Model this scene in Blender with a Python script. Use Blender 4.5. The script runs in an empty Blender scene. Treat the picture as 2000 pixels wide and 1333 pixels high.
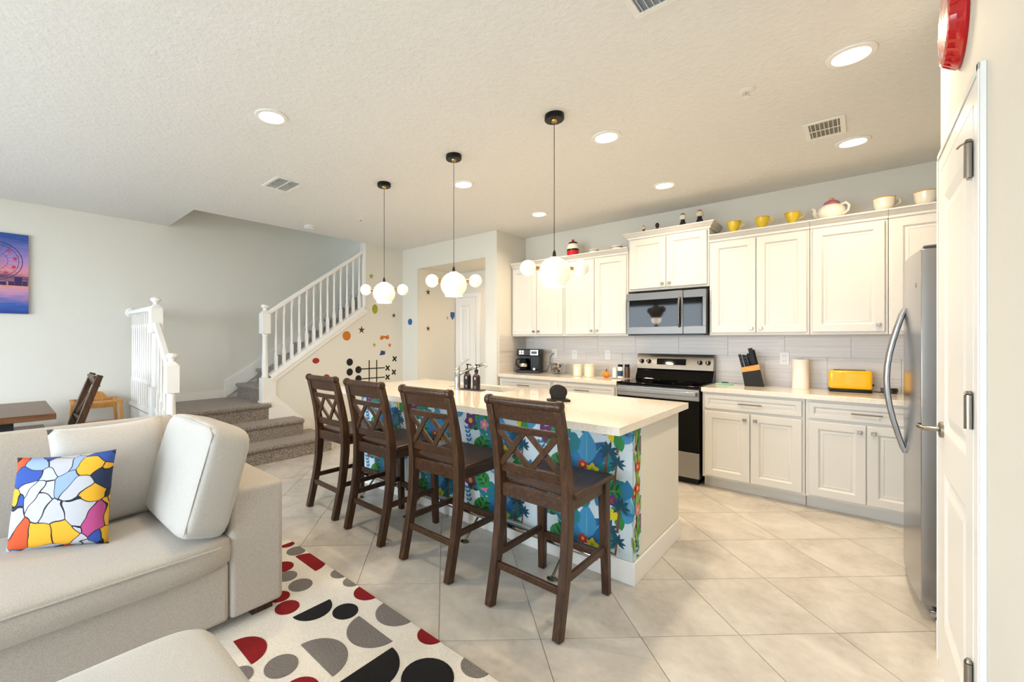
import bpy, bmesh, math, random
from mathutils import Vector, Matrix
random.seed(7)
PI = math.pi
SC = bpy.context.scene
COL = SC.collection

# ------------------------------------------------------------------ camera
F, CX, CY, TH, CH = 841.73, 893.96, 663.68, math.radians(42.903), 1.348
cam_d = bpy.data.cameras.new('camera'); cam = bpy.data.objects.new('camera', cam_d); COL.objects.link(cam)
cam.location = (0, 0, CH); cam.rotation_euler = (PI/2, 0, TH)
cam_d.sensor_fit = 'HORIZONTAL'; cam_d.sensor_width = 36.0; cam_d.lens = F*36.0/2000.0
cam_d.shift_x = (1000.0-CX)/2000.0; cam_d.shift_y = (CY-666.5)/2000.0
cam_d.clip_start = 0.02; cam_d.clip_end = 100
SC.camera = cam

# ------------------------------------------------------------------ light and exposure
SC.view_settings.view_transform = 'Standard'; SC.view_settings.look = 'None'
SC.view_settings.gamma = 1.0; SC.view_settings.use_curve_mapping = False
SC.view_settings.exposure = 0.28
WORLD_STRENGTH = 15.5
LAMP_W = 9.5
W = bpy.data.worlds.new('world'); SC.world = W; W.use_nodes = True
bg = W.node_tree.nodes['Background']
bg.inputs[0].default_value = (0.77, 0.88, 1.0, 1); bg.inputs[1].default_value = WORLD_STRENGTH
def window_portal(loc, sx, sy, rot):
    d = bpy.data.lights.new('window_daylight', 'AREA'); d.shape = 'RECTANGLE'; d.size = sx; d.size_y = sy
    d.cycles.is_portal = True
    o = bpy.data.objects.new('window_daylight', d); COL.objects.link(o); o.location = loc; o.rotation_euler = rot
    return o
WIN = [(-5.3, -2.9, 0.05, 2.35), (-2.4, -0.3, 0.05, 2.35)]       # openings of the rear wall: x0, x1, z0, z1
Y_REAR = -3.2
for a, b, c, d in WIN:
    window_portal(((a+b)/2, Y_REAR-0.02, (c+d)/2), b-a, d-c, (PI/2, 0, 0))

# ------------------------------------------------------------------ materials
def lin(h):
    h = h.lstrip('#'); out = []
    for i in (0, 2, 4):
        c = int(h[i:i+2], 16)/255.0
        out.append(c/12.92 if c <= 0.04045 else ((c+0.055)/1.055)**2.4)
    return tuple(out)+(1.0,)
MATS = {}
def mat(name, col, rough=0.5, metal=0.0, emit=None, estr=0.0, trans=0.0, coat=0.0, alpha=1.0, sheen=0.0, ior=1.45):
    m = bpy.data.materials.new(name); m.use_nodes = True
    b = m.node_tree.nodes['Principled BSDF']
    b.inputs['Base Color'].default_value = lin(col); b.inputs['Roughness'].default_value = rough
    b.inputs['Metallic'].default_value = metal; b.inputs['IOR'].default_value = ior
    if emit: b.inputs['Emission Color'].default_value = lin(emit); b.inputs['Emission Strength'].default_value = estr
    if trans: b.inputs['Transmission Weight'].default_value = trans
    if coat: b.inputs['Coat Weight'].default_value = coat
    if sheen: b.inputs['Sheen Weight'].default_value = sheen
    if alpha < 1: b.inputs['Alpha'].default_value = alpha
    MATS[name] = m
    return m
def nd(m, t, **k):
    n = m.node_tree.nodes.new(t)
    for a, v in k.items(): setattr(n, a, v)
    return n
def lk(m, a, b): m.node_tree.links.new(a, b)
def bsdf(m): return m.node_tree.nodes['Principled BSDF']
def coords(m, kind='Object', scale=(1, 1, 1), rand=False):
    mp = nd(m, 'ShaderNodeMapping'); mp.inputs['Scale'].default_value = scale
    if kind == 'World':
        g = nd(m, 'ShaderNodeNewGeometry'); src = g.outputs['Position']
    else:
        tc = nd(m, 'ShaderNodeTexCoord'); src = tc.outputs[kind]
    if rand:
        oi = nd(m, 'ShaderNodeObjectInfo'); mu = nd(m, 'ShaderNodeMath', operation='MULTIPLY'); mu.inputs[1].default_value = 37.0
        lk(m, oi.outputs['Random'], mu.inputs[0])
        ad = nd(m, 'ShaderNodeVectorMath', operation='ADD'); lk(m, src, ad.inputs[0]); lk(m, mu.outputs[0], ad.inputs[1]); src = ad.outputs[0]
    lk(m, src, mp.inputs['Vector'])
    return mp.outputs['Vector']
def noise(m, vec, scale, detail=4, rough=0.55, dist=0.0):
    n = nd(m, 'ShaderNodeTexNoise'); n.inputs['Scale'].default_value = scale; n.inputs['Detail'].default_value = detail
    n.inputs['Roughness'].default_value = rough; n.inputs['Distortion'].default_value = dist
    lk(m, vec, n.inputs['Vector']); return n.outputs['Fac']
def ramp(m, fac, stops):
    r = nd(m, 'ShaderNodeValToRGB'); e = r.color_ramp.elements
    while len(e) < len(stops): e.new(0.5)
    for i, (p, c) in enumerate(stops): e[i].position = p; e[i].color = lin(c)
    lk(m, fac, r.inputs['Fac']); return r.outputs['Color']
def bump(m, h, strength, dist=0.01):
    b = nd(m, 'ShaderNodeBump'); b.inputs['Strength'].default_value = strength; b.inputs['Distance'].default_value = dist
    lk(m, h, b.inputs['Height']); lk(m, b.outputs['Normal'], bsdf(m).inputs['Normal'])
def speckle(name, stops, scale, rough, kind='Object', vs=(1, 1, 1), bst=0.0, bdist=0.004, rand=False, detail=4, dist=0.0, bscale=None, sheen=0.0, coat=0.0):
    m = mat(name, stops[0][1], rough, sheen=sheen, coat=coat)
    v = coords(m, kind, vs, rand); f = noise(m, v, scale, detail, dist=dist)
    lk(m, ramp(m, f, stops), bsdf(m).inputs['Base Color'])
    if bst:
        g = f if bscale is None else noise(m, v, bscale, 3)
        bump(m, g, bst, bdist)
    return m
PAINT = '#e3e1d7'
mat('wall_paint', PAINT, 0.7)
m = MATS['wall_paint']; bump(m, noise(m, coords(m, 'World'), 60, 3), 0.12, 0.004)
speckle('ceiling_paint', [(0.0, '#e5e5e2'), (1.0, '#eeeeeb')], 38, 0.8, 'World', bst=0.55, bdist=0.01, detail=3)
mat('trim_white', '#f1f0ec', 0.35); mat('cabinet_white', '#d9d6cf', 0.38); mat('vent_light', '#8d877c', 0.7); mat('patio', '#8d8a83', 0.9); mat('door_white', '#efeeea', 0.4)
mat('gap_dark', '#b9b4a8', 0.8)
mat('grout', '#a59c90', 0.9)
m = mat('floor_tile', '#cfc5b6', 0.28)
v = coords(m, 'World', (1, 1, 1), True)
f1 = noise(m, v, 2.6, 6, 0.62, 0.8); f2 = noise(m, v, 22, 5, 0.6)
mx = nd(m, 'ShaderNodeMix', data_type='FLOAT'); mx.inputs[0].default_value = 0.25; lk(m, f1, mx.inputs[2]); lk(m, f2, mx.inputs[3])
lk(m, ramp(m, mx.outputs[0], [(0.30, '#aca59b'), (0.45, '#c3bdb4'), (0.58, '#d0cbc3'), (0.72, '#dbd7d0')]), bsdf(m).inputs['Base Color'])
bump(m, f2, 0.05, 0.002)
m = mat('splash_tile', '#cdc8c2', 0.32)
v = coords(m, 'World', (1.2, 1.2, 95), True); f1 = noise(m, v, 1.0, 3)
lk(m, ramp(m, f1, [(0.3, '#cdc8c3'), (0.7, '#e2deda')]), bsdf(m).inputs['Base Color']); bump(m, f1, 0.35, 0.004)
m = mat('quartz', '#e9dfcf', 0.12, coat=0.3)
f1 = noise(m, coords(m, 'World'), 90, 3); lk(m, ramp(m, f1, [(0.35, '#e2d8c8'), (0.6, '#ece4d6')]), bsdf(m).inputs['Base Color'])
speckle('dark_wood', [(0.25, '#28170c'), (0.5, '#422a18'), (0.75, '#5a3c26')], 7, 0.38, 'Object', (9, 9, 1.1), bst=0.1, detail=5, dist=0.6)
speckle('dark_wood_seat', [(0.25, '#26160c'), (0.5, '#3e2717'), (0.75, '#543823')], 7, 0.36, 'Object', (9, 1.1, 9), bst=0.08, detail=5, dist=0.6)
speckle('table_wood', [(0.25, '#4c2f1c'), (0.5, '#69452b'), (0.75, '#7d5638')], 6, 0.35, 'Object', (8, 0.9, 8), bst=0.06, detail=5, dist=0.5)
speckle('honey_wood', [(0.3, '#b57a38'), (0.7, '#d09a55')], 5, 0.4, 'Object', (8, 8, 1), detail=4)
speckle('pine_band', [(0.3, '#c98b3c'), (0.7, '#dfa552')], 6, 0.4, 'Object', (2, 12, 12), detail=3)
speckle('carpet', [(0.36, '#62594f'), (0.5, '#8a7f74'), (0.64, '#ada195')], 95, 0.95, 'World', bst=0.9, bdist=0.01, detail=3, sheen=0.3)
def fabric(name, a, b, sc=260):
    m = speckle(name, [(0.3, a), (0.7, b)], sc, 0.9, 'Object', bst=0.25, bdist=0.002, detail=2, sheen=0.25); return m
fabric('sofa_fabric', '#a9a197', '#bfb8ae'); fabric('pillow_fabric', '#bcb8b2', '#cdc9c3'); fabric('cushion_fabric', '#aca8a1', '#bcb8b1'); fabric('ottoman_fabric', '#b3afa8', '#c4c0b9')
def pile(name, a, b): return speckle(name, [(0.35, a), (0.65, b)], 220, 0.95, 'World', bst=0.6, bdist=0.006, detail=3)
pile('rug_white', '#dcd8cf', '#efebe4'); pile('rug_red', '#6e060e', '#960d17'); pile('rug_grey', '#5f5b5a', '#8e8987'); pile('rug_black', '#08080b', '#1a1a1e')
m = mat('steel', '#9c9a97', 0.34, 1.0)
f1 = noise(m, coords(m, 'World', (2, 2, 130)), 2.0, 2); bump(m, f1, 0.03, 0.002)
mat('microwave_steel', '#6c6a67', 0.36, 1.0)  # steel copy darkened in colour to tone down the bright window reflection
m = mat('fridge_steel', '#a4a5a8', 0.22, 1.0)
mat('chrome', '#d4d4d4', 0.08, 1.0); mat('nickel', '#9d968c', 0.25, 1.0); mat('knob_metal', '#8a857c', 0.3, 1.0)
mat('black_glass', '#050506', 0.04, ior=1.30); mat('black_plastic', '#0e0e0f', 0.34, ior=1.35); mat('black_matte', '#141414', 0.6); mat('dark_grey', '#3a3c40', 0.4)
mat('sink_steel', '#a9a9a8', 0.25, 1.0); mat('brass', '#c7a35b', 0.25, 1.0)
mat('yellow_enamel', '#f0b400', 0.18, coat=0.5); mat('ceramic_white', '#f1ead8', 0.15, coat=0.4); mat('ceramic_cream', '#ece0c4', 0.2, coat=0.3); mat('ceramic_yellow', '#e3c437', 0.2, coat=0.3)
mat('ceramic_red', '#c31420', 0.2, coat=0.4); mat('ceramic_black', '#15120f', 0.2, coat=0.4); mat('gold', '#d9a93a', 0.3); mat('ceramic_pink', '#b0607f', 0.3); mat('ceramic_brown', '#6b3a22', 0.35)
mat('pumpkin', '#d98522', 0.45); mat('stem', '#4d3b22', 0.7); mat('paper', '#f3ece0', 0.9); mat('jar_blue', '#26416e', 0.4); mat('jar_brown', '#5b4435', 0.25); mat('plastic_white', '#efeeea', 0.35)
mat('teal_cloth', '#8fbfa5', 0.8); mat('teal_dark', '#3d6b58', 0.8); mat('clock_red', '#c30f14', 0.25, coat=0.4)
mat('amber_glass', '#2a1209', 0.08, coat=0.5); mat('outlet_slot', '#55524d', 0.6); mat('vent_dark', '#7d8894', 0.6)
mat('glass', '#eef2f2', 0.03, trans=1.0, ior=1.3)
mat('pod', '#8a7a66', 0.5); mat('pod_light', '#c9b9a3', 0.5)
mat('window_frame', '#f3f3f1', 0.35)
m = bpy.data.materials.new('window_glass'); m.use_nodes = True; MATS['window_glass'] = m
nt = m.node_tree; nt.nodes.remove(nt.nodes['Principled BSDF'])
tr = nd(m, 'ShaderNodeBsdfTransparent'); gl = nd(m, 'ShaderNodeBsdfGlossy'); gl.inputs['Roughness'].default_value = 0.02
mxs = nd(m, 'ShaderNodeMixShader'); mxs.inputs[0].default_value = 0.06
lk(m, tr.outputs[0], mxs.inputs[1]); lk(m, gl.outputs[0], mxs.inputs[2]); lk(m, mxs.outputs[0], nt.nodes['Material Output'].inputs['Surface'])
mat('lamp_glow', '#fff0d8', 0.5, emit='#ffe9cc', estr=14.0)
mat('globe_glass', '#f6efe2', 0.35, emit='#ffe3bd', estr=0.30); mat('small_globe_glass', '#f7f2e8', 0.35, emit='#ffeedb', estr=0.10); mat('bulb', '#fff0d8', 0.4, emit='#ffe6c0', estr=9.0)
mat('cable', '#151413', 0.5)
for n_, c_ in dict(paper='#cfdde2', teal='#1f7d86', blue='#2b78a8', sky='#5fa9c4', green='#2f8a45', lime='#86a832', dkteal='#12495c', dkgreen='#145238', purple='#6d2f70', yellow='#dcc81f', red='#b8362f', pink='#d7789c', brown='#7d4a36', dkblue='#1f5c8c', midblue='#3f8fb8', paleblue='#a9cfdd', line='#5f6f78').items():
    mat('print_'+n_, c_, 0.55)
for n_, c_ in dict(black='#100f0f', orange='#c9731f', red='#a8231d', brown='#5a2d1b', blue='#2c5f9e', green='#9aa52c', gold='#d39a3a', denim='#2f3f78', tan='#b98f63', yellow='#cdb54a').items():
    mat('decal_'+n_, c_, 0.6)

# ------------------------------------------------------------------ mesh helpers
class M:
    def __init__(s): s.v = []; s.f = []; s.mi = []; s.cur = 0
    def add(s, vs, fs):
        b = len(s.v); s.v += [tuple(p) for p in vs]
        for f in fs: s.f.append(tuple(b+i for i in f)); s.mi.append(s.cur)
        return s
    def box(s, x0, y0, z0, x1, y1, z1):
        if x0 > x1: x0, x1 = x1, x0
        if y0 > y1: y0, y1 = y1, y0
        if z0 > z1: z0, z1 = z1, z0
        return s.add([(x0,y0,z0),(x1,y0,z0),(x1,y1,z0),(x0,y1,z0),(x0,y0,z1),(x1,y0,z1),(x1,y1,z1),(x0,y1,z1)],
                     [(0,3,2,1),(4,5,6,7),(0,1,5,4),(1,2,6,5),(2,3,7,6),(3,0,4,7)])
    def loft(s, rings, cap0=True, cap1=True):
        n = len(rings[0]); b = len(s.v)
        for r in rings: s.v += [tuple(p) for p in r]
        for k in range(len(rings)-1):
            for i in range(n):
                j = (i+1) % n
                s.f.append((b+k*n+i, b+k*n+j, b+(k+1)*n+j, b+(k+1)*n+i)); s.mi.append(s.cur)
        if cap0: s.f.append(tuple(b+i for i in reversed(range(n)))); s.mi.append(s.cur)
        if cap1: s.f.append(tuple(b+(len(rings)-1)*n+i for i in range(n))); s.mi.append(s.cur)
        return s
    def lathe(s, prof, n=20, c=(0,0,0), axis='Z', cap=True):
        rings = []
        for r, z in prof:
            ring = []
            for i in range(n):
                a = 2*PI*i/n; x, y = r*math.cos(a), r*math.sin(a)
                if axis == 'Z': p = (x, y, z)
                elif axis == 'Y': p = (x, -z, y)
                else: p = (z, x, y)
                ring.append((p[0]+c[0], p[1]+c[1], p[2]+c[2]))
            rings.append(ring)
        return s.loft(rings, cap, cap)
    def tube(s, pts, r, n=8, rads=None):
        pts = [Vector(p) for p in pts]; rings = []; up = None
        for i, p in enumerate(pts):
            d = (pts[min(i+1, len(pts)-1)]-pts[max(i-1, 0)]).normalized()
            if up is None:
                up = Vector((0,0,1)) if abs(d.z) < 0.9 else Vector((1,0,0))
            a = d.cross(up).normalized(); b2 = a.cross(d).normalized(); up = b2
            rr = rads[i] if rads else r
            rings.append([p+a*(rr*math.cos(2*PI*k/n))+b2*(rr*math.sin(2*PI*k/n)) for k in range(n)])
        rings = [list(reversed(q)) for q in rings]
        return s.loft(rings)
    def bar(s, p0, p1, w, t, up=(0,0,1)):
        p0, p1 = Vector(p0), Vector(p1); d = (p1-p0).normalized(); a = d.cross(Vector(up)).normalized(); b = a.cross(d)
        q = lambda p: [p-a*w/2-b*t/2, p+a*w/2-b*t/2, p+a*w/2+b*t/2, p-a*w/2+b*t/2]
        return s.loft([q(p0), q(p1)])
    def prism(s, poly, axis, lo, hi):
        def P(u, v, w): return {'X': (w,u,v), 'Y': (u,w,v), 'Z': (u,v,w)}[axis]
        return s.loft([[P(u,v,lo) for u,v in poly], [P(u,v,hi) for u,v in poly]])
    def sphere(s, c, r, n=18, m=10, sz=1.0):
        prof = [(max(1e-4, r*math.sin(PI*k/m)), -r*sz*math.cos(PI*k/m)) for k in range(m+1)]
        return s.lathe(prof, n, c)
    def build(s, name, mats, parent=None, smooth=True, bevel=0.0, seg=2, loc=None, rot=None, angle=35, fixn=True):
        me = bpy.data.meshes.new(name); me.from_pydata(s.v, [], s.f)
        if not isinstance(mats, (list, tuple)): mats = [mats]
        for x in mats: me.materials.append(MATS[x])
        if len(mats) > 1: me.polygons.foreach_set('material_index', s.mi)
        if fixn:
            bm = bmesh.new(); bm.from_mesh(me); bmesh.ops.recalc_face_normals(bm, faces=bm.faces); bm.to_mesh(me); bm.free()
        if smooth:
            me.polygons.foreach_set('use_smooth', [True]*len(me.polygons)); me.set_sharp_from_angle(angle=math.radians(angle))
        me.update()
        o = bpy.data.objects.new(name, me); COL.objects.link(o)
        if parent is not None: o.parent = parent
        if loc: o.location = loc
        if rot: o.rotation_euler = rot
        if bevel:
            b = o.modifiers.new('bevel', 'BEVEL'); b.width = bevel; b.segments = seg; b.limit_method = 'ANGLE'; b.angle_limit = math.radians(40)
        return o
def tag(o, label, cat, group=None, kind=None):
    o['label'] = label; o['category'] = cat
    if group: o['group'] = group
    if kind: o['kind'] = kind
    return o
def thing(name, label, cat, loc=(0,0,0), rz=0.0, group=None, kind=None):
    o = bpy.data.objects.new(name, None); COL.objects.link(o); o.empty_display_size = 0.1
    o.location = loc; o.rotation_euler = (0, 0, rz)
    return tag(o, label, cat, group, kind)
def struct(name, m_, mats, label, cat, **k):
    return tag(m_.build(name, mats, **k), label, cat, kind='structure')
def copy_tree(o, parent=None):
    c = o.copy(); COL.objects.link(c); c.parent = parent
    for ch in list(o.children): copy_tree(ch, c)
    return c
def kindof(o, k): o['kind'] = k; return o

def panel_rings(m_, w, h, t, fr, style='cab'):
    # raised-frame door: lies in XZ, front towards -Y, back at y=0
    if style == 'cab': seq = [(0,0),(0,t-.003),(.003,t),(fr,t),(fr+.006,t-.004),(fr+.012,t-.010),(fr+.016,t-.010),(fr+.03,t-.007),(fr+.034,t-.009)]
    else: seq = [(0,0),(0,t-.003),(.003,t),(fr,t),(fr+.008,t-.006),(fr+.014,t-.008)]
    rings = [[(i,-d,i),(w-i,-d,i),(w-i,-d,h-i),(i,-d,h-i)] for i, d in seq]
    return m_.loft(rings)

# ------------------------------------------------------------------ main dimensions (metres)
XL, YK, ZC = -6.234, 5.028, 2.75     # left wall, kitchen wall, ceiling
XS, YH = -5.25, 4.376                # stair wall face, hall wall face
XP = -3.385                          # kitchen left return wall
XR, XE = 0.26, 1.05                  # pantry wall, kitchen right end
YO = 1.468                           # start of the stairwell opening

# ------------------------------------------------------------------ floor
def proj(x, y, z):
    fx, fy = -math.sin(TH), math.cos(TH); d = x*fx+y*fy
    if d < 0.05: return None
    return CX+F*(x*math.cos(TH)+y*math.sin(TH))/d, CY-F*(z-CH)/d
floor = struct('floor', M().box(XL, Y_REAR, -0.12, XE, 5.35, -0.004), 'grout', 'beige stone-look tiled floor laid on the diagonal through kitchen and living area', 'floor', smooth=False)
TILE, TA = 0.457, math.radians(44.527)
d1 = Vector((math.cos(TA), math.sin(TA))); d2 = Vector((-math.sin(TA), math.cos(TA))); p0 = Vector((-1.047, 1.673))
def clip(poly, a, b, c):                        # keep a*x+b*y<=c
    out = []
    for i in range(len(poly)):
        p, q = poly[i], poly[(i+1) % len(poly)]; fp, fq = a*p[0]+b*p[1]-c, a*q[0]+b*q[1]-c
        if fp <= 0: out.append(p)
        if (fp < 0) != (fq < 0):
            t = fp/(fp-fq); out.append((p[0]+t*(q[0]-p[0]), p[1]+t*(q[1]-p[1])))
    return out
rest = M(); shared = None; g = 0.0018; n_tiles = 0
for i in range(-22, 22):
    for j in range(-22, 22):
        o_ = p0+TILE*(i*d1+j*d2); c_ = o_+TILE*0.5*(d1+d2)
        quad = [o_+d1*g+d2*g, o_+d1*(TILE-g)+d2*g, o_+d1*(TILE-g)+d2*(TILE-g), o_+d1*g+d2*(TILE-g)]
        poly = [(q.x, q.y) for q in quad]
        full = list(poly)
        for a, b, c in ((1,0,XE),(-1,0,-XL),(0,1,5.25),(0,-1,-Y_REAR)):
            poly = clip(poly, a, b, c)
            if len(poly) < 3: break
        if len(poly) < 3: continue
        if c_.x > XR and c_.y < 2.6: continue
        vis = False
        for qx, qy in poly+[(c_.x, c_.y)]:
            q = proj(qx, qy, 0)
            if q and -5 < q[0] < 2005 and q[1] < 1338: vis = True
        if c_.x < -5.6 or c_.y > 5.0: vis = False
        if not vis:
            rest.prism(poly, 'Z', -0.01, 0.0); continue
        if poly == full:
            if shared is None:
                shared = M().prism([(q.x-c_.x, q.y-c_.y) for q in quad], 'Z', -0.01, 0.0).build('tile', 'floor_tile', floor, smooth=False, loc=(c_.x, c_.y, 0))
            else:
                t = bpy.data.objects.new('tile', shared.data); COL.objects.link(t); t.parent = floor; t.location = (c_.x, c_.y, 0)
        else:
            M().prism([(px-c_.x, py-c_.y) for px, py in poly], 'Z', -0.01, 0.0).build('tile', 'floor_tile', floor, smooth=False, loc=(c_.x, c_.y, 0))
        n_tiles += 1
kindof(rest.build('tile_field', 'floor_tile', floor, smooth=False), 'stuff')
print('floor tiles', n_tiles)

struct('patio', M().box(-16, -22, -.30, 10, Y_REAR-.12, -.12), 'patio', 'unseen paved patio added outside the rear windows to block light from below', 'patio', smooth=False)  # unseen ground, added to keep light from below the horizon off the ceiling
# ------------------------------------------------------------------ walls and ceiling
struct('wall_left', M().box(XL-.1, Y_REAR-.12, -.12, XL, 6.3, 4.7), 'wall_paint', 'pale grey-green painted wall running behind dining table and staircase', 'wall', smooth=False)
wk = struct('wall_kitchen', M().box(XP, YK, -.12, XE+.1, YK+.12, ZC), 'wall_paint', 'pale painted kitchen wall behind the white cabinets', 'wall', smooth=False)
struct('wall_pillar', M().box(XP-.12, YH, -.12, XP, 5.35, ZC), 'wall_paint', 'narrow wall end between the hallway opening and the kitchen counter', 'wall', smooth=False)
m_ = M(); m_.box(XS-.1, YH, -.12, -4.905, YH+.12, ZC); m_.box(-3.573, YH, -.12, XP-.12, YH+.12, ZC); m_.box(-4.905, YH, 2.425, -3.573, YH+.12, ZC)
struct('wall_hall', m_, 'wall_paint', 'painted wall with square hallway opening beside the stairs', 'wall', smooth=False)
struct('wall_hall_side', M().box(-5.02, YH+.12, -.12, -4.905, 5.25, ZC), 'wall_paint', 'hallway side wall carrying stickers inside the opening', 'wall', smooth=False)
struct('wall_hall_back', M().box(-5.02, 5.25, -.12, XP-.12, 5.35, ZC), 'wall_paint', 'far wall of the hallway around the panelled door', 'wall', smooth=False)
struct('ceiling_hall', M().box(-4.905, YH+.12, 2.44, XP-.12, 5.25, ZC), 'wall_paint', 'lowered ceiling of the short hallway', 'ceiling', smooth=False)
D0, D1, DH = 1.95, 2.63, 2.04                    # pantry door opening along y
m_ = M(); m_.box(XR, Y_REAR, -.12, XR+.12, D0, ZC); m_.box(XR, D1, -.12, XR+.12, 2.77, ZC); m_.box(XR, D0, DH, XR+.12, D1, ZC)
struct('wall_right', m_, 'wall_paint', 'white wall at the right edge holding the pantry door', 'wall', smooth=False)
m_ = M(); m_.box(XR+.12, 2.65, -.12, XE+.1, 2.77, ZC); m_.box(XE, 2.77, -.12, XE+.1, YK, ZC)
struct('wall_kitchen_end', m_, 'wall_paint', 'end wall of the kitchen behind the refrigerator', 'wall', smooth=False)
m_ = M(); xs = [XL]+[v for w in WIN for v in w[:2]]+[XR+.12]
for k in range(0, len(xs), 2): m_.box(xs[k], Y_REAR-.12, -.12, xs[k+1], Y_REAR, ZC)
for a, b, c, d in WIN: m_.box(a, Y_REAR-.12, d, b, Y_REAR, ZC); m_.box(a, Y_REAR-.12, -.12, b, Y_REAR, c)
struct('wall_rear', m_, 'wall_paint', 'rear living room wall with two glazed patio openings', 'wall', smooth=False)
for k, (a, b, c, d) in enumerate(WIN):
    w = thing('window_%d' % (k+1), ['sliding patio window nearer the dining side', 'sliding patio window nearer the pantry wall'][k], 'window', ((a+b)/2, Y_REAR-.06, c), kind='structure')
    hw, hh = (b-a)/2, d-c
    m_ = M(); m_.box(-hw,-.04,0,-hw+.06,.04,hh); m_.box(hw-.06,-.04,0,hw,.04,hh); m_.box(-hw,-.04,0,hw,.04,.06); m_.box(-hw,-.04,hh-.06,hw,.04,hh); m_.box(-.04,-.03,0,.04,.03,hh)
    m_.build('window_frame', 'window_frame', w, smooth=False)
    for s in (-1, 1): M().box(s*.04, -.004, .06, s*(hw-.06), .004, hh-.06).build('pane', 'window_glass', w, smooth=False)
m_ = M(); m_.box(XS-.0, Y_REAR, ZC, XE+.1, YK+.12, ZC+.3); m_.box(XL, Y_REAR, ZC, XS, YO, ZC+.3)
struct('ceiling', m_, 'ceiling_paint', 'white knockdown-textured ceiling with stairwell cut-out', 'ceiling', smooth=False)
m_ = M(); m_.box(XS, YO, ZC+.3, XS+.1, 6.3, 4.7); m_.box(XL, YO-.1, ZC+.3, XS+.1, YO, 4.7); m_.box(XL, 6.2, 0, XS+.1, 6.3, 4.7); m_.box(XL-.1, YO-.1, 4.7, XS+.1, 6.3, 4.8); m_.box(XS-.1, YH, 0, XS, 6.2, ZC)
struct('wall_stairwell', m_, 'wall_paint', 'upper stairwell walls above the ceiling cut-out', 'wall', smooth=False)

# ------------------------------------------------------------------ staircase
YF = 2.27; RISE, RUN = .185, .265; ZL = .57
def sk(y): return .905+.675*(y-2.31)
def rl(y): return 1.69+.695*(y-2.31)
m_ = M(); m_.prism([(2.31, 0), (YH, 0), (YH, ZC), (3.66, ZC), (3.66, sk(3.66)-.03), (2.31, sk(2.31)-.03)], 'X', XS-.1, XS)
struct('wall_stairs', m_, 'wall_paint', 'cream stair side wall with sloping top and wall stickers', 'wall', smooth=False)
st = thing('staircase', 'grey-brown carpeted stairs turning at a landing and climbing to the right', 'staircase', (XL, 1.1, 0))
def nosing(top, rise, depth): return [(0, top-rise), (0, top-.05), (-.02, top-.046), (-.032, top-.026), (-.026, top-.006), (-.01, top), (depth, top), (depth, top-rise)]
def L(m_): m_.v = [(x-XL, y-1.1, z) for x, y, z in m_.v]; return m_
def cross_step(x0, top, depth, y0, y1, name):
    L(M().prism([(x0-u, v) for u, v in nosing(top, .19, depth)], 'Y', y0, y1)).build(name, 'carpet', st)
cross_step(-4.70, .19, .55, 1.12, 2.80, 'step'); cross_step(-4.98, .38, .27, 1.12, 2.58, 'step')
cross_step(-5.24, ZL, -5.243-XL, 1.12, YF+.02, 'landing')
for k in range(9):
    y0 = YF+RUN*k; top = ZL+RISE*(k+1)
    L(M().prism([(y0+u, v) for u, v in nosing(top, RISE+.02, RUN+.04)], 'X', XL+.003, XS-.103)).build('step', 'carpet', st)
m_ = M(); pts = [(YF-.16, ZL), (YF-.16, ZL+.24), (YF+.05, ZL+.42)]
m_.prism([(2.11, ZL), (4.9, ZL+RISE/RUN*(4.9-2.11)-.1), (4.9, sk(4.9)+.02), (2.25, sk(2.25)+.0), (2.11, sk(2.25)-.06)], 'X', XL+.003, XL+.02)
L(m_).build('skirt_board', 'trim_white', st, smooth=False)
L(M().prism([(2.27, .38), (2.27, .66), (2.36, .66), (2.60, .43), (2.82, .28), (2.82, .19), (2.6, .19), (2.6, .38)], 'X', XS, XS+.012)).build('skirt_board', 'trim_white', st, smooth=False)
L(M().box(-4.68, 1.085, 0, XL+.02, 1.118, .19).box(-4.96, 1.085, .19, XL+.02, 1.118, .38).box(-5.22, 1.085, .38, XL+.02, 1.118, ZL)).build('side_board', 'trim_white', st, smooth=False)
def newel_mesh(z0, z1, bh):
    H = z1-z0; m_ = M(); w = .052
    m_.box(-w,-w,z0,w,w,z0+bh); m_.box(-w-.012,-w-.012,z0+bh*.40,w+.012,w+.012,z0+bh*.40+.02)
    m_.lathe([(.040,z0+bh),(.044,z0+bh+.015),(.034,z0+bh+.04),(.038,z0+bh+.1),(.028,z1-.40),(.036,z1-.375),(.036,z1-.36)], 14)
    m_.box(-w,-w,z1-.36,w,w,z1-.115)
    m_.loft([[(-w,-w,z1-.115),(w,-w,z1-.115),(w,w,z1-.115),(-w,w,z1-.115)],[(-.02,-.02,z1-.075),(.02,-.02,z1-.075),(.02,.02,z1-.075),(-.02,.02,z1-.075)]])
    m_.lathe([(.020,z1-.08),(.024,z1-.055),(.046,z1-.035),(.048,z1-.02),(.03,z1-.004),(.004,z1)], 14)
    return m_
def baluster_mesh(h):
    m_ = M(); w = .017; m_.box(-w,-w,0,w,w,.19); m_.lathe([(.016,.19),(.019,.205),(.012,.235),(.015,.30),(.0105,h-.14),(.014,h-.12),(.014,h-.10)], 8); m_.box(-.012,-.012,h-.10,.012,.012,h)
    return m_
def balu(parent, x, y, z0, z1, cache={}):
    if 'b' not in cache:
        cache['b'] = baluster_mesh(.78).build('baluster', 'trim_white', parent, loc=(x,y,z0)); o = cache['b']
    else:
        o = bpy.data.objects.new('baluster', cache['b'].data); COL.objects.link(o); o.parent = parent; o.location = (x,y,z0)
    o.scale = (1, 1, (z1-z0)/.78)
XB = XS-.05
ra = thing('stair_railing', 'white balustrade climbing the stairs with turned newel at its foot', 'railing', (XB, 2.25, .38))
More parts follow.
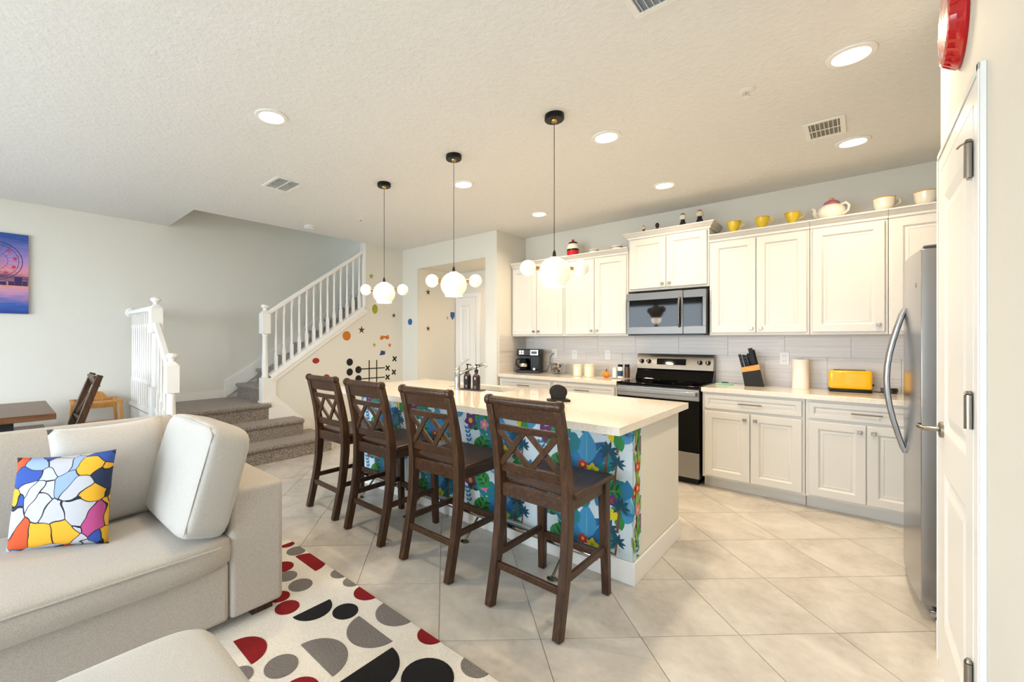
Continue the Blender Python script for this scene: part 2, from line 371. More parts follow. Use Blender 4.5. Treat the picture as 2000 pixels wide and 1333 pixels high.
off = lambda x, y, z: (x-XB, y-2.25, z-.38)
newel_mesh(0, 1.40, .50).build('newel_post', 'trim_white', ra, bevel=.004)
M().bar(off(XB, 2.27, rl(2.27)), off(XB, 3.72, rl(3.72)), .06, .05).build('handrail', 'trim_white', ra, bevel=.012, seg=3)
M().bar(off(XB, 2.30, sk(2.30)+.0), off(XB, 3.66, sk(3.66)+.0), .125, .035).build('bottom_rail', 'trim_white', ra, bevel=.005)
M().bar(off(XS+.008, 2.31, sk(2.31)-.065), off(XS+.008, 3.70, sk(3.70)-.065), .014, .055).build('stringer_trim', 'trim_white', ra, bevel=.004)
M().bar(off(XB+.065, 2.30, sk(2.30)-.03), off(XB+.065, 3.66, sk(3.66)-.03), .02, .03).build('cap_moulding', 'trim_white', ra, bevel=.004)
M().box(*off(XS+.001, 2.30, .38), *off(XS+.011, 2.36, sk(2.33)-.03)).build('corner_board', 'trim_white', ra)
M().box(*off(XS-.11, 3.655, sk(3.66)+.02), *off(XS+.01, 3.68, ZC)).build('end_board', 'trim_white', ra)
for k in range(13):
    y = 2.385+.1015*k; a, b, c = off(XB, y, sk(y)+.012); balu(ra, a, b, c, rl(y)-.02-.38)
YG = 1.09
rg = thing('landing_railing', 'white guard railing of the stair landing with two newel posts', 'railing', (-4.53, YG, 0))
off2 = lambda x, z: (x+4.53, 0, z)
newel_mesh(.0, 1.227, .42).build('newel_post', 'trim_white', rg, bevel=.004)
newel_mesh(.38, 1.771, .50).build('newel_post', 'trim_white', rg, bevel=.004, loc=(-5.09+4.53, 0, 0))
M().bar(off2(-4.55, 1.05), off2(-5.06, 1.50), .06, .05).build('handrail', 'trim_white', rg, bevel=.012)
M().bar(off2(-5.12, 1.66), off2(XL+.01, 1.66), .06, .05).build('handrail', 'trim_white', rg, bevel=.012)
M().bar(off2(-4.6, .40), off2(-5.06, .68), .05, .04).build('bottom_rail', 'trim_white', rg, bevel=.005)
M().bar(off2(-5.12, .62), off2(XL+.01, .62), .05, .05).build('bottom_rail', 'trim_white', rg, bevel=.005)
M().lathe([(.05,0),(.055,.012),(.04,.03)], 16, axis='X').build('wall_rosette', 'trim_white', rg, loc=off2(XL, 1.66))
for k in range(4):
    x = -4.65-.11*k; u = (-4.55-x)/.51; balu(rg, x+4.53, 0, .40+.28*u, 1.03+.45*u)
for k in range(10):
    x = -5.21-.10*k; balu(rg, x+4.53, 0, .64, 1.64)

# ------------------------------------------------------------------ baseboards
def bboard(name, m_, label): struct(name, m_, 'trim_white', label, 'baseboard', bevel=.003)
bboard('baseboard_left', M().box(XL, Y_REAR, 0, XL+.014, 1.08, .13), 'white baseboard along the dining wall')
bboard('baseboard_landing', M().box(XL, 1.12, ZL, XL+.014, 2.112, ZL+.10), 'white baseboard at the back of the stair landing')
bboard('baseboard_stairs', M().box(XS, 2.82, 0, XS+.014, YH, .13), 'white baseboard below the sticker-covered stair wall')
m_ = M(); m_.box(XS+.014, YH-.014, 0, -4.905, YH, .13); m_.box(-3.573, YH-.014, 0, XP, YH, .13)
bboard('baseboard_hall', m_, 'white baseboard either side of hallway opening')
m_ = M(); m_.box(XR-.014, Y_REAR, 0, XR, 1.86, .13); m_.box(XR-.014, 2.72, 0, XR, 2.784, .13); m_.box(XR-.014, 2.77, 0, XE, 2.784, .13)
bboard('baseboard_right', m_, 'white baseboard wrapping the pantry wall corner')

# ------------------------------------------------------------------ doors
def panel_door(name, label, w, h, loc, rz):
    t = thing(name, label, 'door', loc, rz, kind='structure')
    M().box(0, -.022, .005, w, .0, h).build('slab', 'door_white', t, smooth=False)
    fr = .105; m_ = M()
    m_.box(0,-.034,.005,fr,-.0221,h); m_.box(w-fr,-.034,.005,w,-.0221,h)
    zr = [(.005,.22),(.82,.98),(h-.12,h)]
    for a, b in zr: m_.box(fr,-.034,a,w-fr,-.0221,b)
    m_.build('door_frame', 'door_white', t, smooth=False)
    for a, b in ((.22,.82),(.98,h-.12)):
        q = M(); pw, ph = w-2*fr, b-a
        q.loft([[(i,-d,i),(pw-i,-d,i),(pw-i,-d,ph-i),(i,-d,ph-i)] for i, d in ((0,.0115),(.004,.011),(.028,.002),(.034,.002),(.07,.010),(.075,.010))], cap0=False)
        q.build('panel', 'door_white', t, smooth=False, loc=(fr,-.0221,a))
    return t
pd = panel_door('door_1', 'white two-panel pantry door at the right edge with lever handle', D1-D0-.01, DH-.015, (XR+.020, D1-.005, 0.005), -PI/2)
for z in (.34, 1.13, 1.87):
    m_ = M(); m_.lathe([(.0095,-.05),(.0095,.05)], 12); m_.lathe([(.006,.05),(.010,.053),(.006,.062)], 10); m_.box(-.035,.0,-.05,.0,.0085,.05)
    m_.build('hinge', 'nickel', pd, loc=(D1-D0-.006, -.0425, z))
M().tube([(D1-D0-.006,-.045,1.925),(D1-D0-.03,-.056,1.925),(D1-D0-.045,-.06,1.922)], .0028, 8).build('hinge_pin_stop', 'nickel', pd)
hd = M().lathe([(.032,0),(.032,.008),(.026,.012)], 20, axis='Y').build('door_handle', 'nickel', pd, loc=(.065, -.034, .985))
M().tube([(0,-.008,0),(0,-.05,0),(-.02,-.062,.002),(-.10,-.064,-.004),(-.125,-.056,-.004)], .0085, 10).build('lever', 'nickel', hd)
m_ = M(); cw, ct = .085, .013
m_.box(XR-ct, D1+.005, 0, XR, D1+.005+cw, DH+.08); m_.box(XR-ct, D0-.005-cw, 0, XR, D0-.005, DH+.08); m_.box(XR-ct, D0-.005, DH-.004, XR, D1+.005, DH+.08)
m_.box(XR-ct-.004, D1+.005+cw-.022, 0, XR-ct, D1+.005+cw, DH+.08); m_.box(XR-ct-.004, D0-.005-cw, 0, XR-ct, D0-.005-cw+.022, DH+.08); m_.box(XR-ct-.004, D0-.005-cw, DH+.058, XR-ct, D1+.005+cw, DH+.08)
m_.box(XR, D1-.004, 0, XR+.11, D1+.004, DH); m_.box(XR, D0-.004, 0, XR+.11, D0+.004, DH); m_.box(XR, D0, DH-.008, XR+.11, D1, DH)
struct('trim_1', m_, 'trim_white', 'white moulded casing around the pantry door', 'trim', bevel=.003)
hdoor = panel_door('door_2', 'closed two-panel door at the end of the hallway', .43, 2.03, (-4.895, 5.248, 0), 0)
m_ = M(); m_.box(-4.462, 5.23, 0, -4.385, 5.25, 2.10); m_.box(-4.90, 5.23, 2.035, -4.462, 5.25, 2.10)
struct('trim_2', m_, 'trim_white', 'white casing around the hallway door', 'trim', bevel=.003)

# ------------------------------------------------------------------ backsplash tiles on the kitchen wall
for z0, z1, ph in ((.914, 1.187, -.2), (1.190, 1.40, -.046)):
    k = -8
    while True:
        a, b = ph+.457*k, ph+.457*(k+1); k += 1
        a2, b2 = max(a, XP+.012), min(b, XE)
        if a >= XE: break
        if b2-a2 < .02: continue
        M().box(-(b2-a2)/2+.001, -.010, z0, (b2-a2)/2-.001, 0, z1).build('tile', 'splash_tile', wk, smooth=False, loc=((a2+b2)/2, YK, 0))
wp = bpy.data.objects['wall_pillar']
for z0, z1 in ((.914, 1.187), (1.190, 1.40)):
    for a, b in ((4.42, 4.72), (4.722, 5.018)):
        M().box(0, a, z0, .010, b, z1).build('tile', 'splash_tile', wp, smooth=False, loc=(XP, 0, 0))

# ------------------------------------------------------------------ kitchen cabinets
def knob(parent, x, z, y):
    m_ = M(); m_.lathe([(.006,0),(.006,.012)], 10, axis='Y'); m_.box(-.014,-.026,-.012,.014,-.012,.012)
    m_.build('knob', 'knob_metal', parent, bevel=.002, loc=(x, y, z))
def cab_door(parent, x0, x1, z0, z1, y, kx, kz):
    d = panel_rings(M(), x1-x0, z1-z0, .02, .058).build('door', 'cabinet_white', parent, loc=(x0, y, z0), angle=20)
    knob(d, kx-x0, kz-z0, -.02)
    return d
def drawer(parent, x0, x1, z0, z1, y, hw=.085):
    d = panel_rings(M(), x1-x0, z1-z0, .02, .032).build('drawer', 'cabinet_white', parent, loc=(x0, y, z0), angle=20)
    c = (x1-x0)/2; zz = (z1-z0)/2; m_ = M()
    m_.tube([(c-hw*.8,-.018,zz),(c-hw*.8,-.045,zz)], .004, 8).tube([(c+hw*.8,-.018,zz),(c+hw*.8,-.045,zz)], .004, 8); m_.tube([(c-hw,-.045,zz),(c+hw,-.045,zz)], .0055, 8)
    m_.build('bar_handle', 'knob_metal', d)
def crown(parent, w, dep, z, lo, ro, hgt=.065):
    seq = [(.0,0),(.010,0),(.012,.018),(.030,.034),(.044,.052),(.050,.054),(.050,hgt)]
    m_ = M(); rings = []
    for o, h in seq: rings.append([(-o*lo,-dep-o,z+h),(w+o*ro,-dep-o,z+h),(w+o*ro,-.002,z+h),(-o*lo,-.002,z+h)])
    m_.loft(rings); m_.build('crown_moulding', 'cabinet_white', parent, angle=20)
def upper(x0, x1, z0, z1, ndoor, label, lo=0, ro=0, dep=.322, knobside=1):
    t = thing('upper_cabinet', label, 'cabinet', (x0, YK-.011, z0), group='white wall cabinets'); w, h = x1-x0, z1-z0
    M().box(.001, -dep, 0, w-.001, 0, h).build('cabinet_body', 'cabinet_white', t, smooth=False)
    e = .018
    if ndoor == 2:
        cab_door(t, e, w/2-.003, .022, h-.02, -dep, w/2-.035, .06); cab_door(t, w/2+.003, w-e, .022, h-.02, -dep, w/2+.035, .06)
    else:
        cab_door(t, e, w-e, .022, h-.02, -dep, w-e-.035 if knobside > 0 else e+.035, .075)
    crown(t, w, dep, h-.006, lo, ro)
    return t
upper(-3.372, -2.597, 1.39, 2.29, 2, 'leftmost double-door white wall cabinet above the coffee maker')
upper(-2.595, -1.830, 1.39, 2.29, 2, 'double-door white wall cabinet just left of the microwave')
upper(-1.828, -1.051, 1.865, 2.43, 2, 'short raised double-door white wall cabinet above the microwave', 1, 1)
upper(-1.049, -.301, 1.39, 2.29, 2, 'double-door white wall cabinet just right of the microwave')
upper(-.299, .169, 1.39, 2.29, 1, 'wide single-door white wall cabinet above the yellow toaster')
upper(.171, .60, 1.39, 2.29, 1, 'rightmost white wall cabinet partly behind the refrigerator', knobside=-1)
def base(x0, x1, label):
    t = thing('base_cabinet', label, 'cabinet', (x0, YK-.012, 0), group='white base cabinets'); w = x1-x0; dep = .596
    M().box(.001, -dep, .10, w-.001, 0, .872).build('cabinet_body', 'cabinet_white', t, smooth=False)
    M().box(.001, -dep+.075, 0, w-.001, -.03, .10).build('toe_kick', 'cabinet_white', t, smooth=False)
    e = .02
    drawer(t, e, w-e, .728, .852, -dep)
    cab_door(t, e, w/2-.003, .118, .705, -dep, w/2-.038, .655); cab_door(t, w/2+.003, w-e, .118, .705, -dep, w/2+.038, .655)
base(XP+.012, -2.602, 'white base cabinet under the coffee maker')
base(-2.60, -1.84, 'white base cabinet just left of the range')
base(-1.045, -.311, 'white base cabinet just right of the range with knife block above')
base(-.309, .40, 'white base cabinet under the yellow toaster beside the refrigerator')
base(.405, 1.03, 'white base cabinet hidden behind the refrigerator')
def counter(x0, x1, label):
    o = M().box(x0, 4.385, .874, x1, YK-.0105, .914).build('countertop', 'quartz', bevel=.003); tag(o, label, 'countertop')
counter(XP+.0105, -1.834, 'cream quartz countertop with coffee maker left of the range')
counter(-1.05, XE-.01, 'cream quartz countertop with toaster right of the range')

# ------------------------------------------------------------------ microwave
mw = thing('microwave', 'stainless over-range microwave with dark glass door', 'microwave', (-1.44, YK-.011, 1.405)); w = .378
M().box(-w, -.36, 0, w, 0, .43).build('body', 'dark_grey', mw, bevel=.003)
M().box(-w+.03, -.355, -.012, w-.03, -.05, .0).build('vent_base', 'black_plastic', mw)
m_ = M(); y = -.40; xd = .175
m_.box(-w, y, .0, xd, -.361, .075); m_.box(-w, y, .355, xd, -.361, .43); m_.box(-w, y, .075, -w+.03, -.361, .355); m_.box(xd-.022, y, .075, xd, -.361, .355)
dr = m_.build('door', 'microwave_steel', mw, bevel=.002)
M().box(-w+.03, y+.004, .075, xd-.022, -.362, .355).build('door_glass', 'black_glass', dr, smooth=False)
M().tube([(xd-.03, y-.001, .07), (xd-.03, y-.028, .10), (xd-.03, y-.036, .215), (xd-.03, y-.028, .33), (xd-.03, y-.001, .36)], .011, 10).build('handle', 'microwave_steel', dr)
m_ = M(); m_.box(xd+.003, y, 0, w, -.361, .075); m_.box(xd+.003, y, .355, w, -.361, .43); m_.box(w-.03, y, .075, w, -.361, .355)
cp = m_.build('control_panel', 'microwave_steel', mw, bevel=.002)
M().box(xd+.003, y+.003, .075, w-.03, -.362, .355).build('control_glass', 'black_glass', cp, smooth=False)

# ------------------------------------------------------------------ range
rg_ = thing('range', 'stainless electric range with black glass cooktop and oven door', 'stove', (-1.443, YK-.012, 0)); w = .379
M().box(-w, -.60, .06, w, -.02, .895).build('body', 'black_plastic', rg_, smooth=False)
M().box(-w+.02, -.57, 0, w-.02, -.05, .06).build('plinth', 'black_matte', rg_, smooth=False)
ct_ = M().box(-w-.004, -.645, .896, w+.004, -.06, .918).build('cooktop', 'black_glass', rg_, bevel=.006, seg=3)
for x, yy, r in ((-.19,-.48,.10),(.19,-.48,.085),(-.19,-.21,.085),(.19,-.21,.10)):
    m_ = M(); n = 36; ri = [[(x+rr*math.cos(2*PI*k/n), yy+rr*math.sin(2*PI*k/n), .9183) for k in range(n)] for rr in (r-.004, r)]
    m_.loft(ri, False, False); m_.build('burner_ring', 'dark_grey', ct_)
od = M().box(-w, -.636, .78, w, -.601, .885).build('oven_door', 'steel', rg_, bevel=.004)
M().box(-w, -.634, .305, w, -.601, .779).build('door_glass', 'black_glass', od, bevel=.003)
m_ = M(); m_.box(-w+.015, -.69, .825, w-.015, -.668, .865); m_.box(-w+.02, -.67, .83, -w+.05, -.636, .86); m_.box(w-.05, -.67, .83, w-.02, -.636, .86)
m_.build('oven_handle', 'steel', od, bevel=.006, seg=3)
M().box(-w, -.632, .065, w, -.601, .30).build('storage_drawer', 'steel', rg_, bevel=.004)
m_ = M(); m_.prism([(-.14,.918),(-.125,.955),(-.10,.985),(-.085,1.03),(-.015,1.03),(-.015,.918)], 'X', -w, w); m_.build('backguard_base', 'black_glass', rg_)
m_ = M(); m_.prism([(-.112,1.03),(-.075,1.185),(-.068,1.192),(-.015,1.192),(-.015,1.03)], 'X', -w, w); bgp = m_.build('backguard', 'steel', rg_, bevel=.002)
tilt = -math.atan2(.037, .155)
fy = lambda z: -.112+.037*(z-1.03)/.155
M().box(-.165, -.003, -.033, .125, .0, .033).build('display', 'black_glass', bgp, loc=(0, fy(1.11), 1.11), rot=(tilt, 0, 0))
for x in (-.325, -.25, .255, .33):
    k_ = M().lathe([(.024,0),(.022,.02),(.017,.03)], 20, axis='Y').build('knob', 'black_plastic', bgp, loc=(x, fy(1.11), 1.11), rot=(tilt, 0, 0))
    M().box(-.004, -.034, -.018, .004, -.029, .018).build('grip', 'steel', k_)

# ------------------------------------------------------------------ refrigerator
FX, FY0, FY1, FH = .222, 3.045, 3.945, 1.785
fr = thing('refrigerator', 'stainless side-by-side refrigerator standing beyond the pantry wall', 'refrigerator', (FX+.35, (FY0+FY1)/2, 0)); hy = (FY1-FY0)/2; bx = -.35
M().box(bx+.07, -hy+.004, .06, .40, hy-.004, FH-.03).build('body', 'dark_grey', fr, bevel=.003)
M().box(bx+.06, -hy+.004, .015, .38, hy-.004, .06).build('base_grille', 'dark_grey', fr)
for s in (-1, 1):
    n = 10; outer = [(bx-.032*(1-((2*k/n-1)*.5*1.0+(.5 if s > 0 else -.5))**2*1.0), 0) for k in range(n+1)]
    ya, yb = (-hy, -.004) if s < 0 else (.004, hy)
    pr = [(bx+.064, ya)]+[(bx-.03*(1-((ya+(yb-ya)*k/n)/hy)**2), ya+(yb-ya)*k/n) for k in range(n+1)]+[(bx+.064, yb)]
    d = M().prism(pr, 'Z', .075, FH).build('door', 'fridge_steel', fr, bevel=.003)
    yy = s*.045; xb = bx-.029
    pts = [(xb, yy, .72), (xb-.012, yy, .75)]+[(xb-.012-.062*math.sin(PI*t/10), yy, .75+.74*t/10) for t in range(1, 10)]+[(xb-.012, yy, 1.49), (xb, yy, 1.52)]
    M().tube(pts, .013, 10).build('handle', 'steel', d)
for s in (-1, 1):
    M().box(bx+.01, s*(hy-.07)-.04, FH-.02, bx+.15, s*(hy-.07)+.04, FH+.022).build('hinge_cover', 'dark_grey', fr, bevel=.006)
    M().tube([(bx+.03, s*(hy-.02), .03), (bx+.10, s*(hy-.02), .035)], .016, 10).build('leveling_foot', 'chrome', fr)
M().box(bx+.05, -hy+.001, 0, .1, hy-.001, .04).build('kick_plate', 'dark_grey', fr)
M().lathe([(.013,0),(.012,.002)], 18, axis='X').build('badge', 'steel', fr, loc=(bx-.012, -hy+.10, 1.62))

# ------------------------------------------------------------------ island
IX0, IX1, IY0, IY1 = -3.46, -.905, 2.385, 3.20
isl = thing('kitchen_island', 'long kitchen island clad in tropical leaf and flower wallpaper', 'kitchen island', ((IX0+IX1)/2, (IY0+IY1)/2, 0))
cx_, cy_ = (IX0+IX1)/2, (IY0+IY1)/2
bq = lambda i, z: [(IX0-cx_+i, IY0-cy_+i, z), (IX1-cx_-i, IY0-cy_+i, z), (IX1-cx_-i, IY1-cy_-i, z), (IX0-cx_+i, IY1-cy_-i, z)]
M().loft([bq(0, 0), bq(0, .8735), bq(.02, .8735), bq(.02, .60)]).build('body', 'wall_paint', isl, smooth=False)
M().box(IX0-cx_+.001, IY0-cy_-.0012, .125, IX1-cx_+.0012, IY0-cy_-.0001, .8735).box(IX1-cx_+.0001, IY0-cy_-.0012, .125, IX1-cx_+.0012, IY0-cy_+.115, .8735).build('wallpaper', 'print_paper', isl, smooth=False)
m_ = M(); t_ = .014; ax0, ax1, ay0, ay1 = IX0-cx_, IX1-cx_, IY0-cy_, IY1-cy_
m_.prism([(ax0-t_, ay1), (ax0-t_, ay0-t_), (ax1+t_, ay0-t_), (ax1+t_, ay1), (ax1+.0015, ay1), (ax1+.0015, ay0-.0015), (ax0-.0015, ay0-.0015), (ax0-.0015, ay1)], 'Z', 0, .125)
m_.build('baseboard', 'trim_white', isl, bevel=.003)
# printed motifs of the wallpaper, thin flat shapes
PC = ['print_teal','print_blue','print_sky','print_green','print_lime','print_dkteal','print_dkgreen','print_purple','print_yellow','print_red','print_pink','print_brown','print_line','print_dkblue','print_midblue','print_paleblue']
PI_ = {c[6:]: k for k, c in enumerate(PC)}
pm = M(); lay = [0]; rnd = random.Random(11)
U0, U1, V0, V1 = IX0, IX1+.115, .13, .872
def fold(u, v, h):
    if u <= IX1: return (u-cx_, IY0-cy_-h, v)
    return (IX1-cx_+h, IY0-cy_+(u-IX1), v)
def poly_on(pts, col):
    for a, b, c in ((1,0,U1),(-1,0,-U0),(0,1,V1),(0,-1,-V0)):
        pts = clip(pts, a, b, c)
        if len(pts) < 3: return
    lay[0] += 1; h = .0014+.0000022*lay[0]; pm.cur = PI_[col]
    parts = [clip(pts, 1, 0, IX1-.00001), clip(pts, -1, 0, -(IX1+.00001))]
    for q in parts:
        if len(q) >= 3: pm.add([fold(u, v, h) for u, v in q], [tuple(range(len(q)))])
def leaf(u, v, a, l, w, col):
    n = 7; up = []; dn = []
    for k in range(n+1):
        t = k/n; r = w*math.sin(PI*min(1, t**.85))*.5
        up.append((t*l, r)); dn.append((t*l, -r))
    pts = up+dn[-2:0:-1]
    poly_on([(u+x*math.cos(a)-y*math.sin(a), v+x*math.sin(a)+y*math.cos(a)) for x, y in pts], col)
def disc(u, v, r, col, n=10): poly_on([(u+r*math.cos(2*PI*k/n), v+r*math.sin(2*PI*k/n)) for k in range(n)], col)
def flower(u, v, r, n, col, cc, a0=0):
    for k in range(n): leaf(u, v, a0+2*PI*k/n, r, r*.75, col)
    disc(u, v, r*.30, cc)
ALT = {'blue': ('teal','blue','dkblue','blue','midblue'), 'sky': ('sky','midblue','sky','blue','sky'), 'teal': ('teal','dkteal','teal','green','teal')}
def bigleaf(u, v, r, col, a0):
    for k, (da, s) in enumerate(((-1.3,.8),(1.3,.8),(-.65,.95),(.65,.95),(0,1.05))):
        leaf(u, v, a0+da, r*s, r*.62, ALT[col][k]); leaf(u, v, a0+da, r*s*.9, r*.035, 'sky' if col != 'sky' else 'paleblue')
def scallop(u, v, r, col, a0):
    for k in range(7): disc(u+r*.55*math.cos(a0+k*.9), v+r*.55*math.sin(a0+k*.9), r*.5, col)
def monstera(u, v, r, a):
    q = lambda x, y: (u+x*math.cos(a)-y*math.sin(a), v+x*math.sin(a)+y*math.cos(a))
    leaf(u-r*math.cos(a)*.9, v-r*math.sin(a)*.9, a, 2*r, 1.7*r, 'green')
    for s in (-1, 1):
        for k in range(3):
            p, q2 = q(-.4*r+.45*r*k, 0), a+s*1.0
            leaf(p[0], p[1], q2, r*.75, r*.17, 'dkgreen')
    leaf(u-r*math.cos(a)*.8, v-r*math.sin(a)*.8, a, 1.7*r, r*.07, 'lime')
def palm(u, v, h, lean):
    tx, ty = u+lean*h, v+h
    n = 5; pts = []
    for k in range(n+1):
        t = k/n; pts.append((u+lean*h*t*t, v+h*t, .012*(1-.5*t)*h/.2))
    poly_on([(x-w, y) for x, y, w in pts]+[(x+w, y) for x, y, w in reversed(pts)], 'brown')
    for k in range(8): leaf(tx, ty, -.7+k*(PI+1.4)/7+rnd.uniform(-.1,.1), h*.42, h*.14, 'dkteal')
def sprig(u, v, a, l, col):
    for k in range(4):
        x, y = u+l*k/4*math.cos(a), v+l*k/4*math.sin(a)
        leaf(x, y, a+.8, l*.32, l*.16, col); leaf(x, y, a-.8, l*.32, l*.16, col)
def strokes(u, v, r):
    for k in range(7):
        a = rnd.uniform(0, PI); x, y = u+rnd.uniform(-r,r), v+rnd.uniform(-r,r); leaf(x, y, a, r*rnd.uniform(.7,1.5), .0028, 'line')
P = .63
for rep in range(-1, 5):
    o = IX1-.63-P*rep
    for vv in (-.27, .61, .17):
        s = 0
        X = lambda a: o+(a+s) % P
        Z = lambda b: .13+(b+vv)
        for _ in range(5): strokes(X(rnd.random()*P), Z(rnd.random()*.5), .05)
        scallop(X(.47), Z(.36), .075, 'teal', .3); bigleaf(X(.36), Z(.31), .20, 'blue', PI/2); bigleaf(X(.02), Z(.08), .17, 'sky', PI*.6); scallop(X(.26), Z(.43), .06, 'teal', .2); bigleaf(X(.16), Z(.40), .11, 'teal', PI*.4)
        scallop(X(.55), Z(.20), .06, 'teal', 1.0); leaf(X(.60), Z(.10), PI*.75, .11, .06, 'blue'); leaf(X(.60), Z(.16), PI*.5, .11, .07, 'blue')
        monstera(X(.19), Z(.28), .092, 1.2); monstera(X(.50), Z(.185), .07, .2); monstera(X(.20), Z(.045), .075, 2.4)
        leaf(X(.45), Z(.255), .2, .09, .05, 'green'); leaf(X(.57), Z(.42), 1.9, .11, .06, 'green'); leaf(X(.42), Z(.08), 1.2, .12, .06, 'blue'); leaf(X(.38), Z(.14), 2.4, .10, .055, 'green'); leaf(X(.10), Z(.10), .6, .11, .06, 'teal'); leaf(X(.51), Z(.10), -.8, .09, .055, 'green'); leaf(X(.28), Z(.18), .5, .07, .045, 'lime'); leaf(X(.10), Z(.22), 2.2, .09, .05, 'green'); leaf(X(.33), Z(.05), 1.0, .1, .05, 'teal'); leaf(X(.05), Z(.40), .4, .09, .055, 'green')
        sprig(X(.27), Z(.12), .8, .13, 'sky'); sprig(X(.07), Z(.30), 1.8, .12, 'blue')
        flower(X(.395), Z(.285), .045, 5, 'yellow', 'lime', .3); flower(X(.08), Z(.455), .065, 5, 'purple', 'yellow', .9); flower(X(.515), Z(.135), .04, 5, 'purple', 'red', .2)
        flower(X(.335), Z(.305), .035, 6, 'red', 'yellow', .5); flower(X(.21), Z(.44), .045, 5, 'pink', 'yellow', .1); flower(X(.33), Z(.14), .035, 4, 'purple', 'sky', .4); flower(X(.15), Z(.15), .045, 5, 'pink', 'red', .7); flower(X(.52), Z(.055), .035, 8, 'yellow', 'yellow', .2); flower(X(.02), Z(.20), .04, 5, 'red', 'yellow', .3)
        palm(X(.475), Z(.26), .15, .12); palm(X(.53), Z(.23), .12, .12); palm(X(.545), Z(-.03), .14, .12); palm(X(.12), Z(.02), .12, .15)
for k in range(12):                                   # the strip folded round the corner is greener
    v = .16+.06*k; leaf(IX1+.02+.05*rnd.random(), v, PI/2+rnd.uniform(-.5,.5), .11, .03, 'lime'); leaf(IX1+.07, v+.02, PI/2+rnd.uniform(-.4,.4), .10, .03, rnd.choice(['green','lime']))
for v, c in ((.52,'red'),(.64,'red'),(.40,'pink')): flower(IX1+.055, v, .04, 6, c, 'yellow', .4)
pm.build('tropical_print', PC, isl, smooth=False, fixn=False)

# island worktop with sink cut-out
CX0, CX1, CY0, CY1 = -3.50, -.855, 2.083, 3.25; SX0, SX1, SY0, SY1 = -2.79, -2.15, 2.86, 3.15
m_ = M(); ox = (CX0+CX1)/2; oy = (CY0+CY1)/2
ro = lambda z: [(CX0-ox,CY0-oy,z),(CX1-ox,CY0-oy,z),(CX1-ox,CY1-oy,z),(CX0-ox,CY1-oy,z)]
def rr(x0, x1, y0, y1, z, r=.0): return [(x0-ox,y0-oy,z),(x1-ox,y0-oy,z),(x1-ox,y1-oy,z),(x0-ox,y1-oy,z)]
ri = lambda z: rr(SX0, SX1, SY0, SY1, z)
m_.loft([ro(.874), ro(.914), ri(.914), ri(.874), ro(.874)], False, False)
tag(m_.build('island_countertop', 'quartz', smooth=False, loc=(ox, oy, 0)), 'large cream quartz island worktop with undermount sink cut-out', 'countertop')
sk_ = thing('sink', 'stainless steel undermount sink in the island worktop', 'sink', ((SX0+SX1)/2, (SY0+SY1)/2, .66))
hx, hy2 = (SX1-SX0)/2, (SY1-SY0)/2
q = lambda a, z: [(-hx-a,-hy2-a,z),(hx+a,-hy2-a,z),(hx+a,hy2+a,z),(-hx-a,hy2+a,z)]
M().loft([q(.02,.2135), q(.004,.2135), q(.003,.20), q(-.02,.02), q(-.03,.012), q(-.03,.0), q(.0,.0), q(.02,.2135)], False, False).loft([q(-.031,.004), q(-.031,.012)]).build('basin', 'sink_steel', sk_)
M().lathe([(.045,.012),(.045,.015),(.03,.013)], 20).build('drain', 'chrome', sk_)
fa = thing('faucet', 'chrome pull-out faucet standing at the island sink', 'faucet', (-2.545, 2.735, .914))
M().lathe([(.030,0),(.030,.006),(.0235,.010),(.0235,.150),(.0225,.152),(.0225,.158),(.0235,.160),(.0235,.195),(.021,.200)], 22).build('body', 'chrome', fa)
M().tube([(0,.012,.13),(.06,.10,.175),(.12,.19,.215),(.135,.215,.215),(.14,.222,.19)], .0125, 12).build('spout', 'chrome', fa)
M().tube([(0,0,.195),(.02,.015,.215),(.075,.06,.262)], .0065, 10).build('lever', 'chrome', fa)
tr_ = tag(M().lathe([(.0,0),(.055,0),(.058,.006),(.055,.010),(.05,.005),(.0,.005)][1:5], 6).build('soap_tray', 'dark_grey', loc=(-2.44, 2.80, .914)), 'narrow dark tray under the two soap bottles', 'tray')
me = tr_.data; 
bm = bmesh.new(); bmesh.ops.create_cube(bm, size=1.0); bmesh.ops.scale(bm, vec=(.25,.10,.008), verts=bm.verts); bmesh.ops.translate(bm, vec=(0,0,.004), verts=bm.verts)
bmesh.ops.bevel(bm, geom=[e for e in bm.edges if abs(e.verts[0].co.z-e.verts[1].co.z) > .004], offset=.02, segments=4, affect='EDGES', profile=.5); bm.to_mesh(me); bm.free()
for k, (x, y) in enumerate(((-2.505, 2.82), (-2.385, 2.80))):
    s = thing('soap_bottle', ['amber pump soap bottle nearer the faucet', 'amber pump soap bottle farther from the faucet'][k], 'soap bottle', (x, y, .922), rz=.3, group='amber pump bottles on the tray')
    M().lathe([(.030,0),(.033,.004),(.033,.105),(.030,.118),(.018,.132),(.014,.138),(.014,.150)], 22).build('bottle', 'amber_glass', s)
    M().lathe([(.017,.146),(.017,.168),(.009,.172),(.005,.176),(.005,.205)], 16).build('pump_collar', 'black_plastic', s)
    M().lathe([(.011,.203),(.012,.208),(.010,.214)], 14).tube([(0,0,.209),(.03,-.01,.209),(.042,-.014,.202)], .0045, 8).build('pump_head', 'black_plastic', s)
    M().box(-.020,-.0345,.035,.020,-.0325,.085).build('label', 'black_matte', s)
hs = thing('napkin_holder', 'small matte black upright holder with rounded top on the island', 'holder', (-1.535, 2.69, .914), rz=TH)
arch = [(-.045,.012)]+[(.058*math.cos(a), .066+.050*math.sin(a)) for a in [PI*(1.18-k*1.36/14) for k in range(15)]]+[(.045,.012)]
M().prism(arch, 'Y', -.012, .0).build('plate', 'black_matte', hs, bevel=.002)
